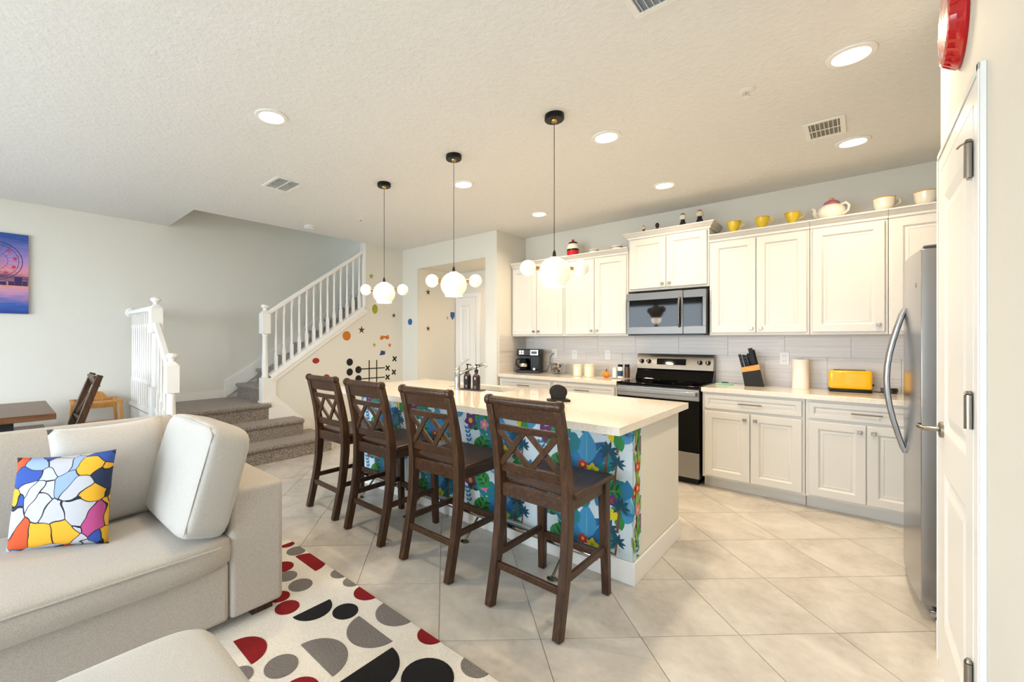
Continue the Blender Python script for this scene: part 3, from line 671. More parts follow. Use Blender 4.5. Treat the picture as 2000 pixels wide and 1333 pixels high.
M().prism(arch, 'Y', .028, .04).build('plate', 'black_matte', hs, bevel=.002)
M().box(-.075,-.03,0,.075,.05,.016).build('base', 'black_matte', hs, bevel=.003)
# foot rail in front of the island
frl = thing('foot_rail', 'chrome foot rail on floor brackets along the island front', 'foot rail', (-2.15, 2.27, 0))
M().tube([(-1.15,0,.145),(1.08,0,.145)], .019, 12).build('rail', 'chrome', frl)
for x in (-.95, -.35, .24, .90):
    m_ = M(); m_.tube([(x,0,.14),(x,-.05,.09),(x-.01,-.13,.012)], .008, 8); m_.lathe([(.03,0),(.03,.006),(.012,.012)], 14, c=(x-.01,-.135,0)); m_.tube([(x,0,.14),(x,.06,.14),(x,.099,.14)], .008, 8)
    m_.build('bracket', 'nickel', frl)
for s, x in ((-1,-1.15),(1,1.08)): M().lathe([(.021,0),(.021,s*.012),(.012,s*.018)], 14, axis='X').build('end_cap', 'nickel', frl, loc=(x,0,.145))

# ------------------------------------------------------------------ bar stools
def sweep_yz(m_, x, pts, wx, wy):
    rings = []
    for k, (y, z) in enumerate(pts):
        a = Vector(pts[min(k+1, len(pts)-1)])-Vector(pts[max(k-1, 0)]); a.normalize(); n = Vector((-a.y, a.x)) * -1
        h = wy[k]/2 if isinstance(wy, (list, tuple)) else wy/2
        rings.append([(x-wx/2, y-n.x*h, z-n.y*h), (x+wx/2, y-n.x*h, z-n.y*h), (x+wx/2, y+n.x*h, z+n.y*h), (x-wx/2, y+n.x*h, z+n.y*h)])
    return m_.loft(rings)
def make_stool():
    t = thing('bar_stool', 'x', 'bar stool', group='dark wooden stools lined up along the island')
    post = [(-.268,.0),(-.240,.12),(-.210,.25),(-.190,.38),(-.180,.50),(-.178,.60),(-.184,.68),(-.205,.80),(-.232,.92),(-.262,1.03)]
    for s in (-1, 1):
        sweep_yz(M(), s*.193, post, .040, [.048,.05,.053,.056,.06,.062,.058,.05,.046,.042]).build('back_leg', 'dark_wood', t, bevel=.005)
        m_ = M(); x = s*.188
        m_.loft([[(x-.019+s*.008,.212,0),(x+.019+s*.008,.212,0),(x+.019+s*.008,.250,0),(x-.019+s*.008,.250,0)],[(x-.024,.188,.605),(x+.024,.188,.605),(x+.024,.238,.605),(x-.024,.238,.605)]])
        m_.build('front_leg', 'dark_wood', t, bevel=.004)
    n = 8; rows = []
    seat = M(); prof_y = [-.155,-.05,.06,.16,.235,.265]
    top = [[(-.222+.444*i/n, y, .632-.008*math.sin(PI*i/n)*(.4+.6*math.sin(PI*min(1,(k+1)/6)))) for i in range(n+1)] for k, y in enumerate(prof_y)]
    rings = []
    for r in top: rings.append(r+[(x, y, .606) for x, y, z in reversed(r)])
    seat.loft(rings); seat.build('seat', 'dark_wood_seat', t, bevel=.006, angle=50)
    M().box(-.18,-.192,.545,.18,-.168,.612).build('apron', 'dark_wood_seat', t, bevel=.002)
    M().box(-.17,.205,.545,.17,.228,.606).build('apron', 'dark_wood_seat', t, bevel=.002)
    for s in (-1, 1): M().box(s*.190-.011,-.155,.545,s*.190+.011,.195,.606).build('apron', 'dark_wood_seat', t, bevel=.002)
    yb = lambda z: -.205-.245*(z-.80) if z > .80 else -.184-.175*(z-.68)
    def rail(name, z0, z1, th=.02, bow=0.0, hw=.176):
        m_ = M(); rings = []
        for i in range(9):
            u = -1+2*i/8; x = u*hw; dy = -bow*(1-u*u)
            rings.append([(x, yb(z0)+dy-th/2, z0), (x, yb(z0)+dy+th/2, z0), (x, yb(z1)+dy+th/2, z1), (x, yb(z1)+dy-th/2, z1)])
        m_.loft(rings); return m_.build(name, 'dark_wood_seat', t, bevel=.003)
    rail('top_board', .955, 1.035, .022, .012); rail('upper_rail', .892, .926, .02, .012); rail('lower_rail', .672, .722, .022, .008)
    m_ = M(); pts = []
    for i in range(13):
        u = -1+2*i/12; pts.append((u*.200, -.268-.012*(1-u*u), 1.046))
    m_.tube(pts, .022, 12); tr = m_.build('scroll_top', 'dark_wood_seat', t)
    for s in (-1, 1): M().lathe([(.0265,-.012),(.028,-.006),(.028,.006),(.025,.014),(.012,.019)], 16, axis='X').build('scroll_end', 'dark_wood', tr, loc=(s*.199,-.268,1.046), rot=(0,0,0 if s > 0 else PI))
    for c in (-.088, .088):
        for s in (-1, 1):
            dy = -.004 if s > 0 else .006
            M().bar((c-s*.085, yb(.715)-.006+dy, .712), (c+s*.085, yb(.90)-.010+dy, .902), .030, .012, up=(0,1,0)).build('cross_slat', 'dark_wood', t, bevel=.002)
    M().bar((-.175,-.226,.20),(.175,-.226,.20),.020,.034).build('stretcher', 'dark_wood_seat', t, bevel=.003)
    M().bar((-.175,.222,.205),(.175,.222,.205),.024,.042).build('stretcher', 'dark_wood_seat', t, bevel=.003)
    for s in (-1, 1): M().bar((s*.193,-.205,.245),(s*.193,.215,.245),.020,.034).build('stretcher', 'dark_wood', t, bevel=.003)
    return t
stool = make_stool()
SL = ['dark wooden bar stool nearest the island corner facing the refrigerator', 'second dark wooden bar stool from the nearest island corner', 'third dark wooden bar stool from the nearest island corner', 'dark wooden bar stool at the staircase end of the row']
for k, (x, y, a) in enumerate(((-1.174,1.98,0),(-1.853,1.978,.0),(-2.473,1.982,.0),(-3.05,2.0,-.01))):
    o = stool if k == 0 else copy_tree(stool)
    o.location = (x, y, 0); o.rotation_euler = (0, 0, a); o['label'] = SL[k]

# ------------------------------------------------------------------ soft shapes
def softbox(w, d, h, e=.25, n=14, crown=0.0):
    # rounded block centred on x,y, standing on z=0
    m_ = M(); pts = {}
    def sp(v, p): return math.copysign(abs(v)**p, v)
    rings = []; mm = 12
    for k in range(mm+1):
        ph = -PI/2+PI*k/mm; ring = []
        cz, sz = sp(math.cos(ph), e), sp(math.sin(ph), e)
        for i in range(4*n):
            a = 2*PI*i/(4*n); x, y = sp(math.cos(a), e), sp(math.sin(a), e)
            ring.append((w/2*cz*x, d/2*cz*y, h/2+h/2*sz+(crown*(1-(cz*x)**2)*(1-(cz*y)**2) if sz > 0 else 0)))
        rings.append(ring)
    m_.loft(rings); return m_
def pillow(w, h, t, n=18, p=2.6, pinch=.06):
    m_ = M()
    def P(i, j, s):
        u, v = -1+2*i/n, -1+2*j/n
        k = max(0, (1-abs(u)**p)*(1-abs(v)**p))**.5
        sh = 1-pinch*(1-abs(u)**2)*abs(v)**4; sv = 1-pinch*(1-abs(v)**2)*abs(u)**4
        wr = .006*math.sin(9*u+4*v)*k*(1-k)
        return (w/2*u*sv, s*(t/2*k+wr*.6), h/2*v*sh)
    for s in (-1, 1):
        vs = [P(i, j, s) for j in range(n+1) for i in range(n+1)]
        m_.add(vs, [(j*(n+1)+i, j*(n+1)+i+1, (j+1)*(n+1)+i+1, (j+1)*(n+1)+i) for j in range(n) for i in range(n)])
    return m_
def weld(o):
    bm = bmesh.new(); bm.from_mesh(o.data); bmesh.ops.remove_doubles(bm, verts=bm.verts, dist=.0004); bmesh.ops.recalc_face_normals(bm, faces=bm.faces); bm.to_mesh(o.data); bm.free()
    o.data.polygons.foreach_set('use_smooth', [True]*len(o.data.polygons)); return o

# ------------------------------------------------------------------ sofa
RUGZ = .012
so = thing('sofa', 'light grey fabric sofa with one square arm and a long seat cushion', 'sofa', (-2.58, -.35, RUGZ)); sx, sy = -2.58, -.35
def soft(name, x0, x1, y0, y1, z0, z1, e, mt='sofa_fabric', crown=0.0):
    return softbox(x1-x0, y1-y0, z1-z0, e, crown=crown).build(name, mt, so, loc=((x0+x1)/2-sx, (y0+y1)/2-sy, z0-RUGZ), angle=60)
YA, YB = .735, .985
M().box(-3.05-sx, -1.75-sy, .048, -2.105-sx, YA-.002-sy, .318).build('base', 'sofa_fabric', so, bevel=.02, seg=4)
M().box(-3.06-sx, YA-sy, .046, -2.101-sx, YB-sy, .64).build('arm', 'sofa_fabric', so, bevel=.025, seg=5)
m_ = M(); m_.prism([(-3.12,.06),(-2.90,.06),(-2.845,.44),(-2.90,.80),(-2.945,.885),(-3.0,.905),(-3.06,.89),(-3.10,.84)], 'Y', -1.75, YA-.005)
m_.v = [(x-sx, y-sy, z-RUGZ) for x, y, z in m_.v]; m_.build('back', 'sofa_fabric', so, bevel=.03, seg=4)
soft('seat_cushion', -2.86, -2.055, -.98, YA+.035, .315, .455, .22, crown=.012)
soft('seat_cushion', -2.86, -2.055, -1.75, -.985, .315, .455, .22, crown=.012)
pts = [(-2.058+.006*math.cos(t), y, .43) for t, y in ((0,-.9),(0,-.4),(0,.1),(0,.5),(0,.68))]
M().tube([(x-sx, y-sy, z-RUGZ) for x, y, z in pts], .004, 6).build('piping', 'sofa_fabric', so)
for x, y in ((-2.20, .90), (-2.98, .90), (-2.20, -1.65), (-2.98, -1.65)): M().box(x-.05-sx, y-.05-sy, 0, x+.05-sx, y+.05-sy, .047).build('leg', 'dark_wood', so)
cu = thing('back_cushion', 'large pale cushion leaning against the sofa arm', 'cushion', (-2.40, .66, .46), rz=.02)
b_ = softbox(.68, .205, .50, .30).build('cushion_body', 'cushion_fabric', cu, loc=(0, -.05, 0), rot=(-.27, 0, 0), angle=60)
M().tube([(.315,-.085,.035),(.32,-.088,.15),(.322,-.09,.25),(.32,-.088,.38),(.312,-.085,.455),(.26,-.085,.482),(0,-.088,.488),(-.26,-.085,.482)], .003, 6).build('seam', 'cushion_fabric', b_)
pl = tag(weld(pillow(.47, .50, .17).build('throw_pillow', 'pillow_fabric', loc=(-2.735, .405, .685), rot=(-.20, .0, PI/2+.12))), 'plain light grey square throw pillow against the sofa back', 'pillow')
m = mat('pillow_print', '#e8e8ea', 0.85)
v = coords(m, 'Object', (1, 1, 1)); nz = nd(m, 'ShaderNodeTexNoise'); nz.inputs['Scale'].default_value = 5; lk(m, v, nz.inputs['Vector'])
va = nd(m, 'ShaderNodeVectorMath', operation='MULTIPLY_ADD'); va.inputs[1].default_value = (.16,.16,.16); lk(m, nz.outputs['Color'], va.inputs[0]); lk(m, v, va.inputs[2])
vo = nd(m, 'ShaderNodeTexVoronoi'); vo.inputs['Scale'].default_value = 12; lk(m, va.outputs[0], vo.inputs['Vector'])
sx_ = nd(m, 'ShaderNodeSeparateColor'); lk(m, vo.outputs['Color'], sx_.inputs['Color'])
rp = nd(m, 'ShaderNodeValToRGB'); rp.color_ramp.interpolation = 'CONSTANT'; el = rp.color_ramp.elements
stops = [(0,'#bcbdc4'),(.36,'#e0a92c'),(.48,'#2f4f9e'),(.58,'#bfc0c7'),(.68,'#c8532a'),(.76,'#8ea6cf'),(.85,'#b54a83'),(.91,'#23304f'),(.96,'#b6b7be')]
while len(el) < len(stops): el.new(.5)
for k, (p_, c_) in enumerate(stops): el[k].position = p_; el[k].color = lin(c_)
lk(m, sx_.outputs['Red'], rp.inputs['Fac'])
ve = nd(m, 'ShaderNodeTexVoronoi'); ve.feature = 'DISTANCE_TO_EDGE'; ve.inputs['Scale'].default_value = 12; lk(m, va.outputs[0], ve.inputs['Vector'])
th_ = nd(m, 'ShaderNodeMath', operation='LESS_THAN'); th_.inputs[1].default_value = .022; lk(m, ve.outputs['Distance'], th_.inputs[0])
mc = nd(m, 'ShaderNodeMix', data_type='RGBA'); mc.inputs[7].default_value = lin('#1b1e2b'); lk(m, th_.outputs[0], mc.inputs[0]); lk(m, rp.outputs['Color'], mc.inputs[6]); lk(m, mc.outputs[2], bsdf(m).inputs['Base Color'])
tag(weld(pillow(.385, .40, .14).build('printed_pillow', 'pillow_print', loc=(-2.545, .205, .645), rot=(-.24, -.05, .937))), 'colourful pillow with abstract blue, orange and pink patches', 'pillow')
ot = thing('ottoman', 'pale fabric ottoman with rounded corner at the bottom edge', 'ottoman', (-1.23, -.05, RUGZ))
softbox(.74, 1.06, .15, .22, crown=.012).build('top_cushion', 'ottoman_fabric', ot, loc=(0, 0, .27), angle=60)
M().box(-.36, -.52, .05, .36, .52, .30).build('base', 'sofa_fabric', ot, bevel=.02, seg=4)
for a in (-1, 1):
    for b in (-1, 1): M().box(a*.30-.03, b*.45-.03, 0, a*.30+.03, b*.45+.03, .05).build('leg', 'dark_wood', ot)

# ------------------------------------------------------------------ rug with tufted patches
RX0, RX1, RY0, RY1 = -2.80, -.45, -1.6, 1.345
rug = thing('rug', 'white rug with red, grey and black round patches', 'rug', ((RX0+RX1)/2, (RY0+RY1)/2, 0)); rx, ry = (RX0+RX1)/2, (RY0+RY1)/2
M().box(RX0-rx, RY0-ry, .0005, RX1-rx, RY1-ry, .0115).build('pile', 'rug_white', rug, bevel=.004)
def patch(x, y, r, col, a=None, name='patch'):
    n = 26
    if a is None: pts = [(x+r*math.cos(2*PI*k/n), y+r*math.sin(2*PI*k/n)) for k in range(n)]
    else: pts = [(x+r*math.cos(a+PI*k/n), y+r*math.sin(a+PI*k/n)) for k in range(n+1)]
    for p_, q_, c_ in ((0,1,RY1-.002),(-1,0,-RX0-.002),(1,0,RX1-.002)):
        pts = clip(pts, p_, q_, c_)
        if len(pts) < 3: return
    M().prism([(u-rx, v-ry) for u, v in pts], 'Z', .008, .0138).build(name, 'rug_'+col, rug, smooth=False)
for x, y, r, c in ((-2.60,1.30,.058,'grey'),(-2.475,1.155,.060,'red'),(-2.36,1.125,.055,'grey'),(-2.222,1.135,.062,'grey'),(-2.20,1.01,.05,'red'),(-2.085,.995,.058,'red'),(-1.728,.80,.066,'grey'),(-1.55,.79,.072,'red'),(-1.845,1.175,.062,'black'),(-1.80,.665,.05,'grey'),(-1.245,1.165,.105,'black'),(-1.40,.66,.08,'grey'),(-.95,.72,.11,'grey'),(-.72,1.05,.12,'red'),(-.70,.4,.14,'grey')): patch(x, y, r, c)
for x, y, r, c, a in ((-2.735,1.30,.05,'red',PI*1.5),(-2.415,1.262,.122,'red',0),(-2.168,1.345,.052,'grey',PI),(-2.045,1.345,.050,'grey',PI),(-1.90,1.345,.072,'red',PI),(-1.655,1.345,.105,'grey',PI),(-1.637,1.20,.128,'grey',PI),(-1.655,.913,.130,'grey',0),(-1.415,1.345,.062,'red',PI),(-1.925,.72,.098,'red',0),(-1.99,1.075,.098,'black',-PI/2),(-1.145,1.345,.065,'grey',PI),(-1.48,1.03,.145,'black',-PI/2),(-.85,1.345,.1,'red',PI)): patch(x, y, r, c, a, 'half_patch')

# ------------------------------------------------------------------ dining corner
dt = thing('dining_table', 'brown wooden dining table at the left edge with black legs', 'table', (-5.30, -.62, 0))
M().box(-.53, -.965, .70, .53, .965, .75).build('tabletop', 'table_wood', dt, bevel=.004)
for a in (-1, 1):
    for b in (-1, 1): M().box(a*.40-.045, b*.68-.045, 0, a*.40+.045, b*.68+.045, .70).build('leg', 'black_matte', dt, bevel=.003)
be = thing('dining_bench', 'low brown wooden bench between dining table and wall', 'bench', (-6.02, -.45, 0))
M().box(-.17, -.80, .43, .17, .80, .47).build('seat', 'table_wood', be, bevel=.004)
for b in (-1, 1): M().box(-.13, b*.62-.03, 0, .13, b*.62+.03, .43).build('leg', 'black_matte', be)
dc = thing('dining_chair', 'dark wooden dining chair with raked back at the table end', 'chair', (-5.0, .28, 0))
pst = [(.30,0),(.22,.20),(.18,.42),(.20,.60),(.27,.82),(.345,1.04)]
for s in (-1, 1):
    sweep_yz(M(), s*.20, [(y, z) for y, z in pst], .036, [.045,.05,.058,.055,.05,.045]).build('back_leg', 'dark_wood', dc, bevel=.005)
    M().box(s*.19-.02, -.24, 0, s*.19+.02, -.20, .42).build('front_leg', 'dark_wood', dc, bevel=.003)
M().box(-.22, -.26, .42, .22, .18, .455).build('seat', 'dark_wood_seat', dc, bevel=.006)
M().bar((-.185,.325,.985),(.185,.325,.985),.024,.10,up=(0,-.3,1)).build('top_rail', 'dark_wood_seat', dc, bevel=.004)
M().bar((-.185,.22,.66),(.185,.22,.66),.02,.05,up=(0,-.3,1)).build('lower_rail', 'dark_wood_seat', dc, bevel=.004)
for s in (-1, 1): M().bar((-s*.16,.225,.68),(s*.16,.305,.93),.03,.012,up=(0,1,0)).build('cross_slat', 'dark_wood', dc)
hc = thing('high_chair', 'honey-coloured wooden high chair against the dining wall', 'high chair', (-5.93, .74, 0))
for a in (-1, 1):
    for b in (-1, 1):
        M().bar((a*.21, b*.22, 0), (a*.15, b*.175, .70), .04, .03, up=(0,1,0)).build('leg', 'honey_wood', hc, bevel=.004)
    M().bar((a*.155, -.20, .70), (a*.155, .20, .70), .035, .025).build('arm_rail', 'honey_wood', hc, bevel=.004)
    M().bar((a*.19, -.20, .22), (a*.19, .20, .22), .03, .03).build('stretcher', 'honey_wood', hc, bevel=.003)
for b in (-1, 1):
    M().bar((-.17, b*.185, .69), (.17, b*.185, .69), .03, .035).build('side_rail', 'honey_wood', hc, bevel=.004)
    M().bar((-.20, b*.20, .40), (.20, b*.20, .40), .025, .035).build('side_rail', 'honey_wood', hc, bevel=.004)
M().prism([(-.17,.60),(.17,.60),(.17,.69),(.11,.72),(.07,.775),(0,.79),(-.07,.775),(-.11,.72),(-.17,.69)], 'X', -.165, -.148).build('back_panel', 'honey_wood', hc, bevel=.003)
M().box(-.15, -.17, .44, .15, .17, .462).build('seat', 'honey_wood', hc, bevel=.003)
M().bar((.16,-.18,.47),(.16,.18,.47),.01,.03).build('safety_strap', 'black_matte', hc)

# ------------------------------------------------------------------ canvas on the dining wall
m = mat('canvas_print', '#4a5a9e', .6)
tc = nd(m, 'ShaderNodeTexCoord'); sp_ = nd(m, 'ShaderNodeSeparateXYZ'); lk(m, tc.outputs['Object'], sp_.inputs[0])
nz_ = noise(m, coords(m, 'Object', (1, 1.5, 14)), 4, 4); ad = nd(m, 'ShaderNodeMath', operation='MULTIPLY_ADD'); ad.inputs[1].default_value = .16; lk(m, nz_, ad.inputs[0]); lk(m, sp_.outputs['Z'], ad.inputs[2])
mr = nd(m, 'ShaderNodeMapRange'); mr.inputs[1].default_value = -.32; mr.inputs[2].default_value = .48; lk(m, ad.outputs[0], mr.inputs[0])
lk(m, ramp(m, mr.outputs[0], [(0,'#1d3f8e'),(.12,'#3a5fae'),(.28,'#c58fb4'),(.36,'#d7917f'),(.45,'#4b3a6e'),(.52,'#e0909a'),(.66,'#b18cc4'),(.82,'#6f6fb8'),(.95,'#2a4f9a')]), bsdf(m).inputs['Base Color'])
cv = thing('wall_canvas', 'canvas print of a ferris wheel above water at purple dusk', 'picture', (XL+.001, -.36, 2.01))
M().box(0, -.60, -.40, .03, .60, .40).build('canvas', 'canvas_print', cv)
mat('print_wheel', '#3a2358', .6); mat('print_red_light', '#c0405c', .6)
wy, wz, wr_ = .37, .12, .19
def ringm(m_, r, w):
    n = 48; m_.loft([[(.0305, wy+a*math.cos(2*PI*k/n), wz+a*math.sin(2*PI*k/n)) for k in range(n)] for a in (r-w, r)], False, False)
m_ = M(); ringm(m_, wr_, .006); ringm(m_, wr_*.86, .004); ringm(m_, wr_*.45, .003)
for k in range(20):
    a = 2*PI*k/20; m_.bar((.0306, wy, wz), (.0306, wy+wr_*math.cos(a), wz+wr_*math.sin(a)), .0012, .004, up=(1,0,0))
m_.build('wheel_print', 'print_wheel', cv, smooth=False)
m_ = M()
for k in range(10):
    a = 2*PI*k/10+.2; m_.lathe([(.016,.0302),(.016,.0308)], 8, axis='X', c=(0, wy+wr_*.72*math.cos(a), wz+wr_*.72*math.sin(a)))
m_.build('gondola_print', 'print_red_light', cv, smooth=False)
m_ = M(); u = -.59; rq = random.Random(3)
while u < .59:
    w_ = rq.uniform(.02,.06); m_.box(.0301, u, -.12, .0305, min(.595,u+w_), -.12+rq.uniform(.02,.09)); u += w_+rq.uniform(0,.015)
m_.build('shore_print', 'print_wheel', cv, smooth=False)

# ------------------------------------------------------------------ pendants and ceiling fittings
def pendant(x, y, label):
    t = thing('pendant_lamp', label, 'pendant lamp', (x, y, ZC), rz=TH, group='white globe pendants above the island')
    M().lathe([(.058,-.0005),(.060,-.008),(.060,-.030),(.056,-.035)], 28).build('canopy', 'black_plastic', t)
    M().lathe([(.020,-.035),(.018,-.043),(.008,-.052)], 16).build('canopy_nut', 'brass', t)
    M().tube([(0,0,-.05),(0,0,-.86)], .0022, 6).build('cord', 'cable', t)
    M().lathe([(.004,-.845),(.010,-.86),(.012,-.885),(.030,-.893)], 14).build('lamp_holder', 'cable', t)
    R, zc = .100, -.985
    prof = [(.026, zc+.097)]+[(R*math.cos(a), zc+R*.96*math.sin(a)) for a in [math.radians(68-i*11) for i in range(12)]]+[(.068, zc-.088),(.060,zc-.086),(.084,zc-.05),(.094,zc-.0)]
    sh = M().lathe(prof, 32, cap=False).build('globe_shade', 'globe_glass', t)
    M().sphere((0,0,zc+.01), .034, 16, 8).build('bulb', 'bulb', sh)
    for s in (-1, 1):
        M().lathe([(.013,.094*s),(.013,.118*s)], 12, axis='X', c=(0,0,zc+.028)).build('arm', 'brass', t)
        M().sphere((s*.165,0,zc+.030), .050, 20, 12).build('side_globe', 'small_globe_glass', t)
    d = bpy.data.lights.new('pendant_light', 'POINT'); d.energy = PENDANT_W; d.color = (1,.80,.55); d.shadow_soft_size = .07
    o = bpy.data.objects.new('pendant_light', d); COL.objects.link(o); o.parent = t; o.location = (0,0,zc-.11)
PENDANT_W = 4.0
pendant(-3.112, 2.38, 'white globe pendant lamp nearest the staircase')
pendant(-2.253, 2.38, 'white globe pendant lamp in the middle of the three')
pendant(-1.389, 2.38, 'white globe pendant lamp nearest the camera')
def downlight(x, y, label, z=ZC, watt=LAMP_W, colour=(1,.79,.54)):
    t = thing('recessed_light', label, 'ceiling light', (x, y, z), group='recessed ceiling lights')
    M().lathe([(.070,-.0005),(.098,-.0005),(.098,-.004),(.094,-.008),(.074,-.010),(.070,-.006)], 32, cap=False).build('trim_ring', 'trim_white', t)
    M().lathe([(.0735,-.0035),(.0735,-.006)], 28).build('diffuser', 'lamp_glow', t)
    d = bpy.data.lights.new('recessed_lamp', 'AREA'); d.shape = 'DISK'; d.size = .13; d.energy = watt; d.color = colour; d.spread = math.radians(150)
    o = bpy.data.objects.new('recessed_lamp', d); COL.objects.link(o); o.parent = t; o.location = (0,0,-.012)
for x, y, l in ((-2.70,1.187,'recessed ceiling light by itself left of the pendants'),(-2.606,2.88,'recessed ceiling light just behind the middle pendant cord'),(-1.275,2.88,'recessed ceiling light just right of the nearest pendant'),(-.026,2.87,'recessed ceiling light nearest the pantry wall'),(-2.606,4.14,'recessed ceiling light by the hallway end of the cabinets'),(-1.288,4.14,'recessed ceiling light in front of the microwave cabinet'),(-.027,4.14,'recessed ceiling light beside the kitchen air vent')):
    downlight(x, y, l)
downlight(-3.75, 4.95, 'recessed light just inside the hallway opening', 2.44, 5.0, (1,.66,.36))
def vent(x, y, w, h, label, rz=0.0, n=9, dark='vent_dark'):
    t = thing('ceiling_vent', label, 'air vent', (x, y, ZC), rz=rz)
    m_ = M(); b = .028
    m_.box(-w/2,-h/2,-.008,w/2,-h/2+b,-.0005); m_.box(-w/2,h/2-b,-.008,w/2,h/2,-.0005); m_.box(-w/2,-h/2+b,-.008,-w/2+b,h/2-b,-.0005); m_.box(w/2-b,-h/2+b,-.008,w/2,h/2-b,-.0005)
    m_.build('frame', 'trim_white', t, bevel=.002)
    M().box(-w/2+b,-h/2+b,-.0025,w/2-b,h/2-b,-.001).build('backing', dark, t, smooth=False)
    for k in range(n):
        xx = -w/2+b+(w-2*b)*(k+.5)/n; M().bar((xx,-h/2+b,-.006),(xx,h/2-b,-.006),.002,.007,up=(-.5,0,.85)).build('slat', 'trim_white', t, smooth=False)
    M().box(-w/2+b,-.004,-.009,w/2-b,.004,-.004).build('crossbar', 'trim_white', t, smooth=False)
vent(-3.80, 1.775, .34, .25, 'square ceiling vent beyond the left recessed light', n=10)
vent(-.60, 1.76, .22, .30, 'ceiling vent cut by the top edge of the picture', n=7)
vent(-.163, 3.75, .21, .31, 'white ceiling vent above the right-hand cabinets', n=7, dark='vent_light')
sd = thing('smoke_detector', 'white round smoke detector on the ceiling by the stairwell', 'smoke detector', (-4.96, 2.65, ZC))
M().lathe([(.065,-.0005),(.068,-.012),(.062,-.030),(.045,-.038)], 26).build('body', 'plastic_white', sd); M().lathe([(.066,-.016),(.0675,-.018),(.066,-.020)], 26, cap=False).build('grille', 'dark_grey', sd)
for x, y, l in ((-4.23, 2.90, 'tiny sprinkler head on the ceiling left of the pendants'), (-.463, 2.88, 'sprinkler head on the ceiling between the right recessed lights')):
    t = thing('sprinkler', l, 'sprinkler', (x, y, ZC))
    M().lathe([(.040,-.0005),(.040,-.004),(.022,-.010),(.016,-.010)], 22).build('escutcheon', 'plastic_white', t)
    M().tube([(0,0,-.008),(0,0,-.035)], .006, 8).tube([(-.012,0,-.01),(-.012,0,-.035)], .002, 6).tube([(.012,0,-.01),(.012,0,-.035)], .002, 6).build('stem', 'chrome', t)
    M().lathe([(.018,-.035),(.018,-.038)], 14).build('deflector', 'plastic_white', t)
ck = thing('wall_clock', 'round ribbed red wall clock above the pantry door', 'clock', (XR-.0005, 2.25, 2.44))
M().lathe([(.150,0),(.155,-.008),(.148,-.020),(.140,-.026)], 40, axis='X').build('rim', 'clock_red', ck)
m_ = M()
for k in range(30):
    a = 2*PI*k/30; c, s = math.cos(a), math.sin(a); m_.bar((-.012, .147*c, .147*s), (-.040, .128*c, .128*s), .010, .010, up=(0, -s, c))
m_.build('ribs', 'clock_red', ck, smooth=False)
M().lathe([(.138,-.020),(.130,-.040),(.118,-.044)], 40, axis='X').build('drum', 'clock_red', ck)
M().lathe([(.117,-.040),(.117,-.0445)], 40, axis='X').build('dial', 'clock_red', ck)
m_ = M()
for k in range(12):
    a = 2*PI*k/12; c, s = math.cos(a), math.sin(a); m_.bar((-.0452, .09*c, .09*s), (-.0452, .11*c, .11*s), .006, .001, up=(1,0,0))
m_.bar((-.046,0,0),(-.046,.04,.05),.006,.001,up=(1,0,0)); m_.bar((-.0465,0,0),(-.0465,-.07,.05),.004,.001,up=(1,0,0))
m_.build('hands_and_marks', 'plastic_white', ck, smooth=False)

# ------------------------------------------------------------------ things on the kitchen counter
ZT = .9142
cf = thing('coffee_maker', 'black dual coffee maker with glass carafe at the left counter end', 'coffee maker', (-3.155, 4.80, ZT), rz=.35); cf.scale = (1.08, 1.08, 1.12)
M().box(-.15,-.11,0,.13,.12,.035).build('base', 'black_plastic', cf, bevel=.006)
M().box(-.14,.02,.035,.13,.12,.20).build('tower', 'black_plastic', cf, bevel=.006)
M().box(-.145,-.10,.20,.13,.12,.275).build('head', 'black_plastic', cf, bevel=.01, seg=3)
M().box(.02,-.085,.035,.125,.02,.20).build('single_serve_bay', 'black_plastic', cf, bevel=.006)
M().box(.02,-.106,.205,.118,-.0995,.268).build('control_plate', 'steel', cf, bevel=.002)
for k in range(4): M().box(-.115+.032*(k%2),-.104,.215+.026*(k//2),-.09+.032*(k%2),-.0995,.236+.026*(k//2)).build('button', 'plastic_white', cf)
M().box(.035,-.108,.222,.10,-.1055,.252).build('screen', 'dark_grey', cf)
cr = M().lathe([(.045,.036),(.058,.045),(.062,.09),(.055,.135),(.042,.165),(.040,.168)], 24, c=(-.07,-.04,0)).build('carafe', 'black_glass', cf)
M().lathe([(.060,.070),(.0628,.085),(.0628,.095),(.060,.11)], 24, c=(-.07,-.04,0), cap=False).build('carafe_band', 'chrome', cr)
M().tube([(-.115,-.06,.16),(-.155,-.075,.155),(-.16,-.078,.10),(-.125,-.066,.06)], .009, 8).build('carafe_handle', 'black_plastic', cr)
M().lathe([(.014,.0),(.014,.006)], 14, axis='Y', c=(.07,-.1105,.05)).build('knob', 'plastic_white', cf)
tag(M().tube([(-3.05,4.90,ZT+.006),(-2.99,4.93,ZT+.02),(-2.955,4.955,1.03),(-2.965,4.97,1.11),(-2.93,4.985,1.165),(-2.925,5.005,1.168)], .004, 6).build('power_cord', 'cable'), 'black cord from coffee maker to wall outlet', 'cord')
gm = thing('glass_mug', 'square glass mug jar filled with coffee pods', 'jar', (-2.765, 4.80, ZT)); gm.scale = (1, 1, 1.12)
M().lathe([(.050,0),(.066,.01),(.072,.06),(.074,.125),(.070,.125),(.068,.06),(.060,.014),(.01,.012)], 28, cap=False).build('glass_body', 'glass', gm)
M().tube([(.072,0,.10),(.105,0,.10),(.115,0,.065),(.10,0,.03),(.07,0,.028)], .007, 8).build('handle', 'glass', gm)
rr_ = random.Random(4)
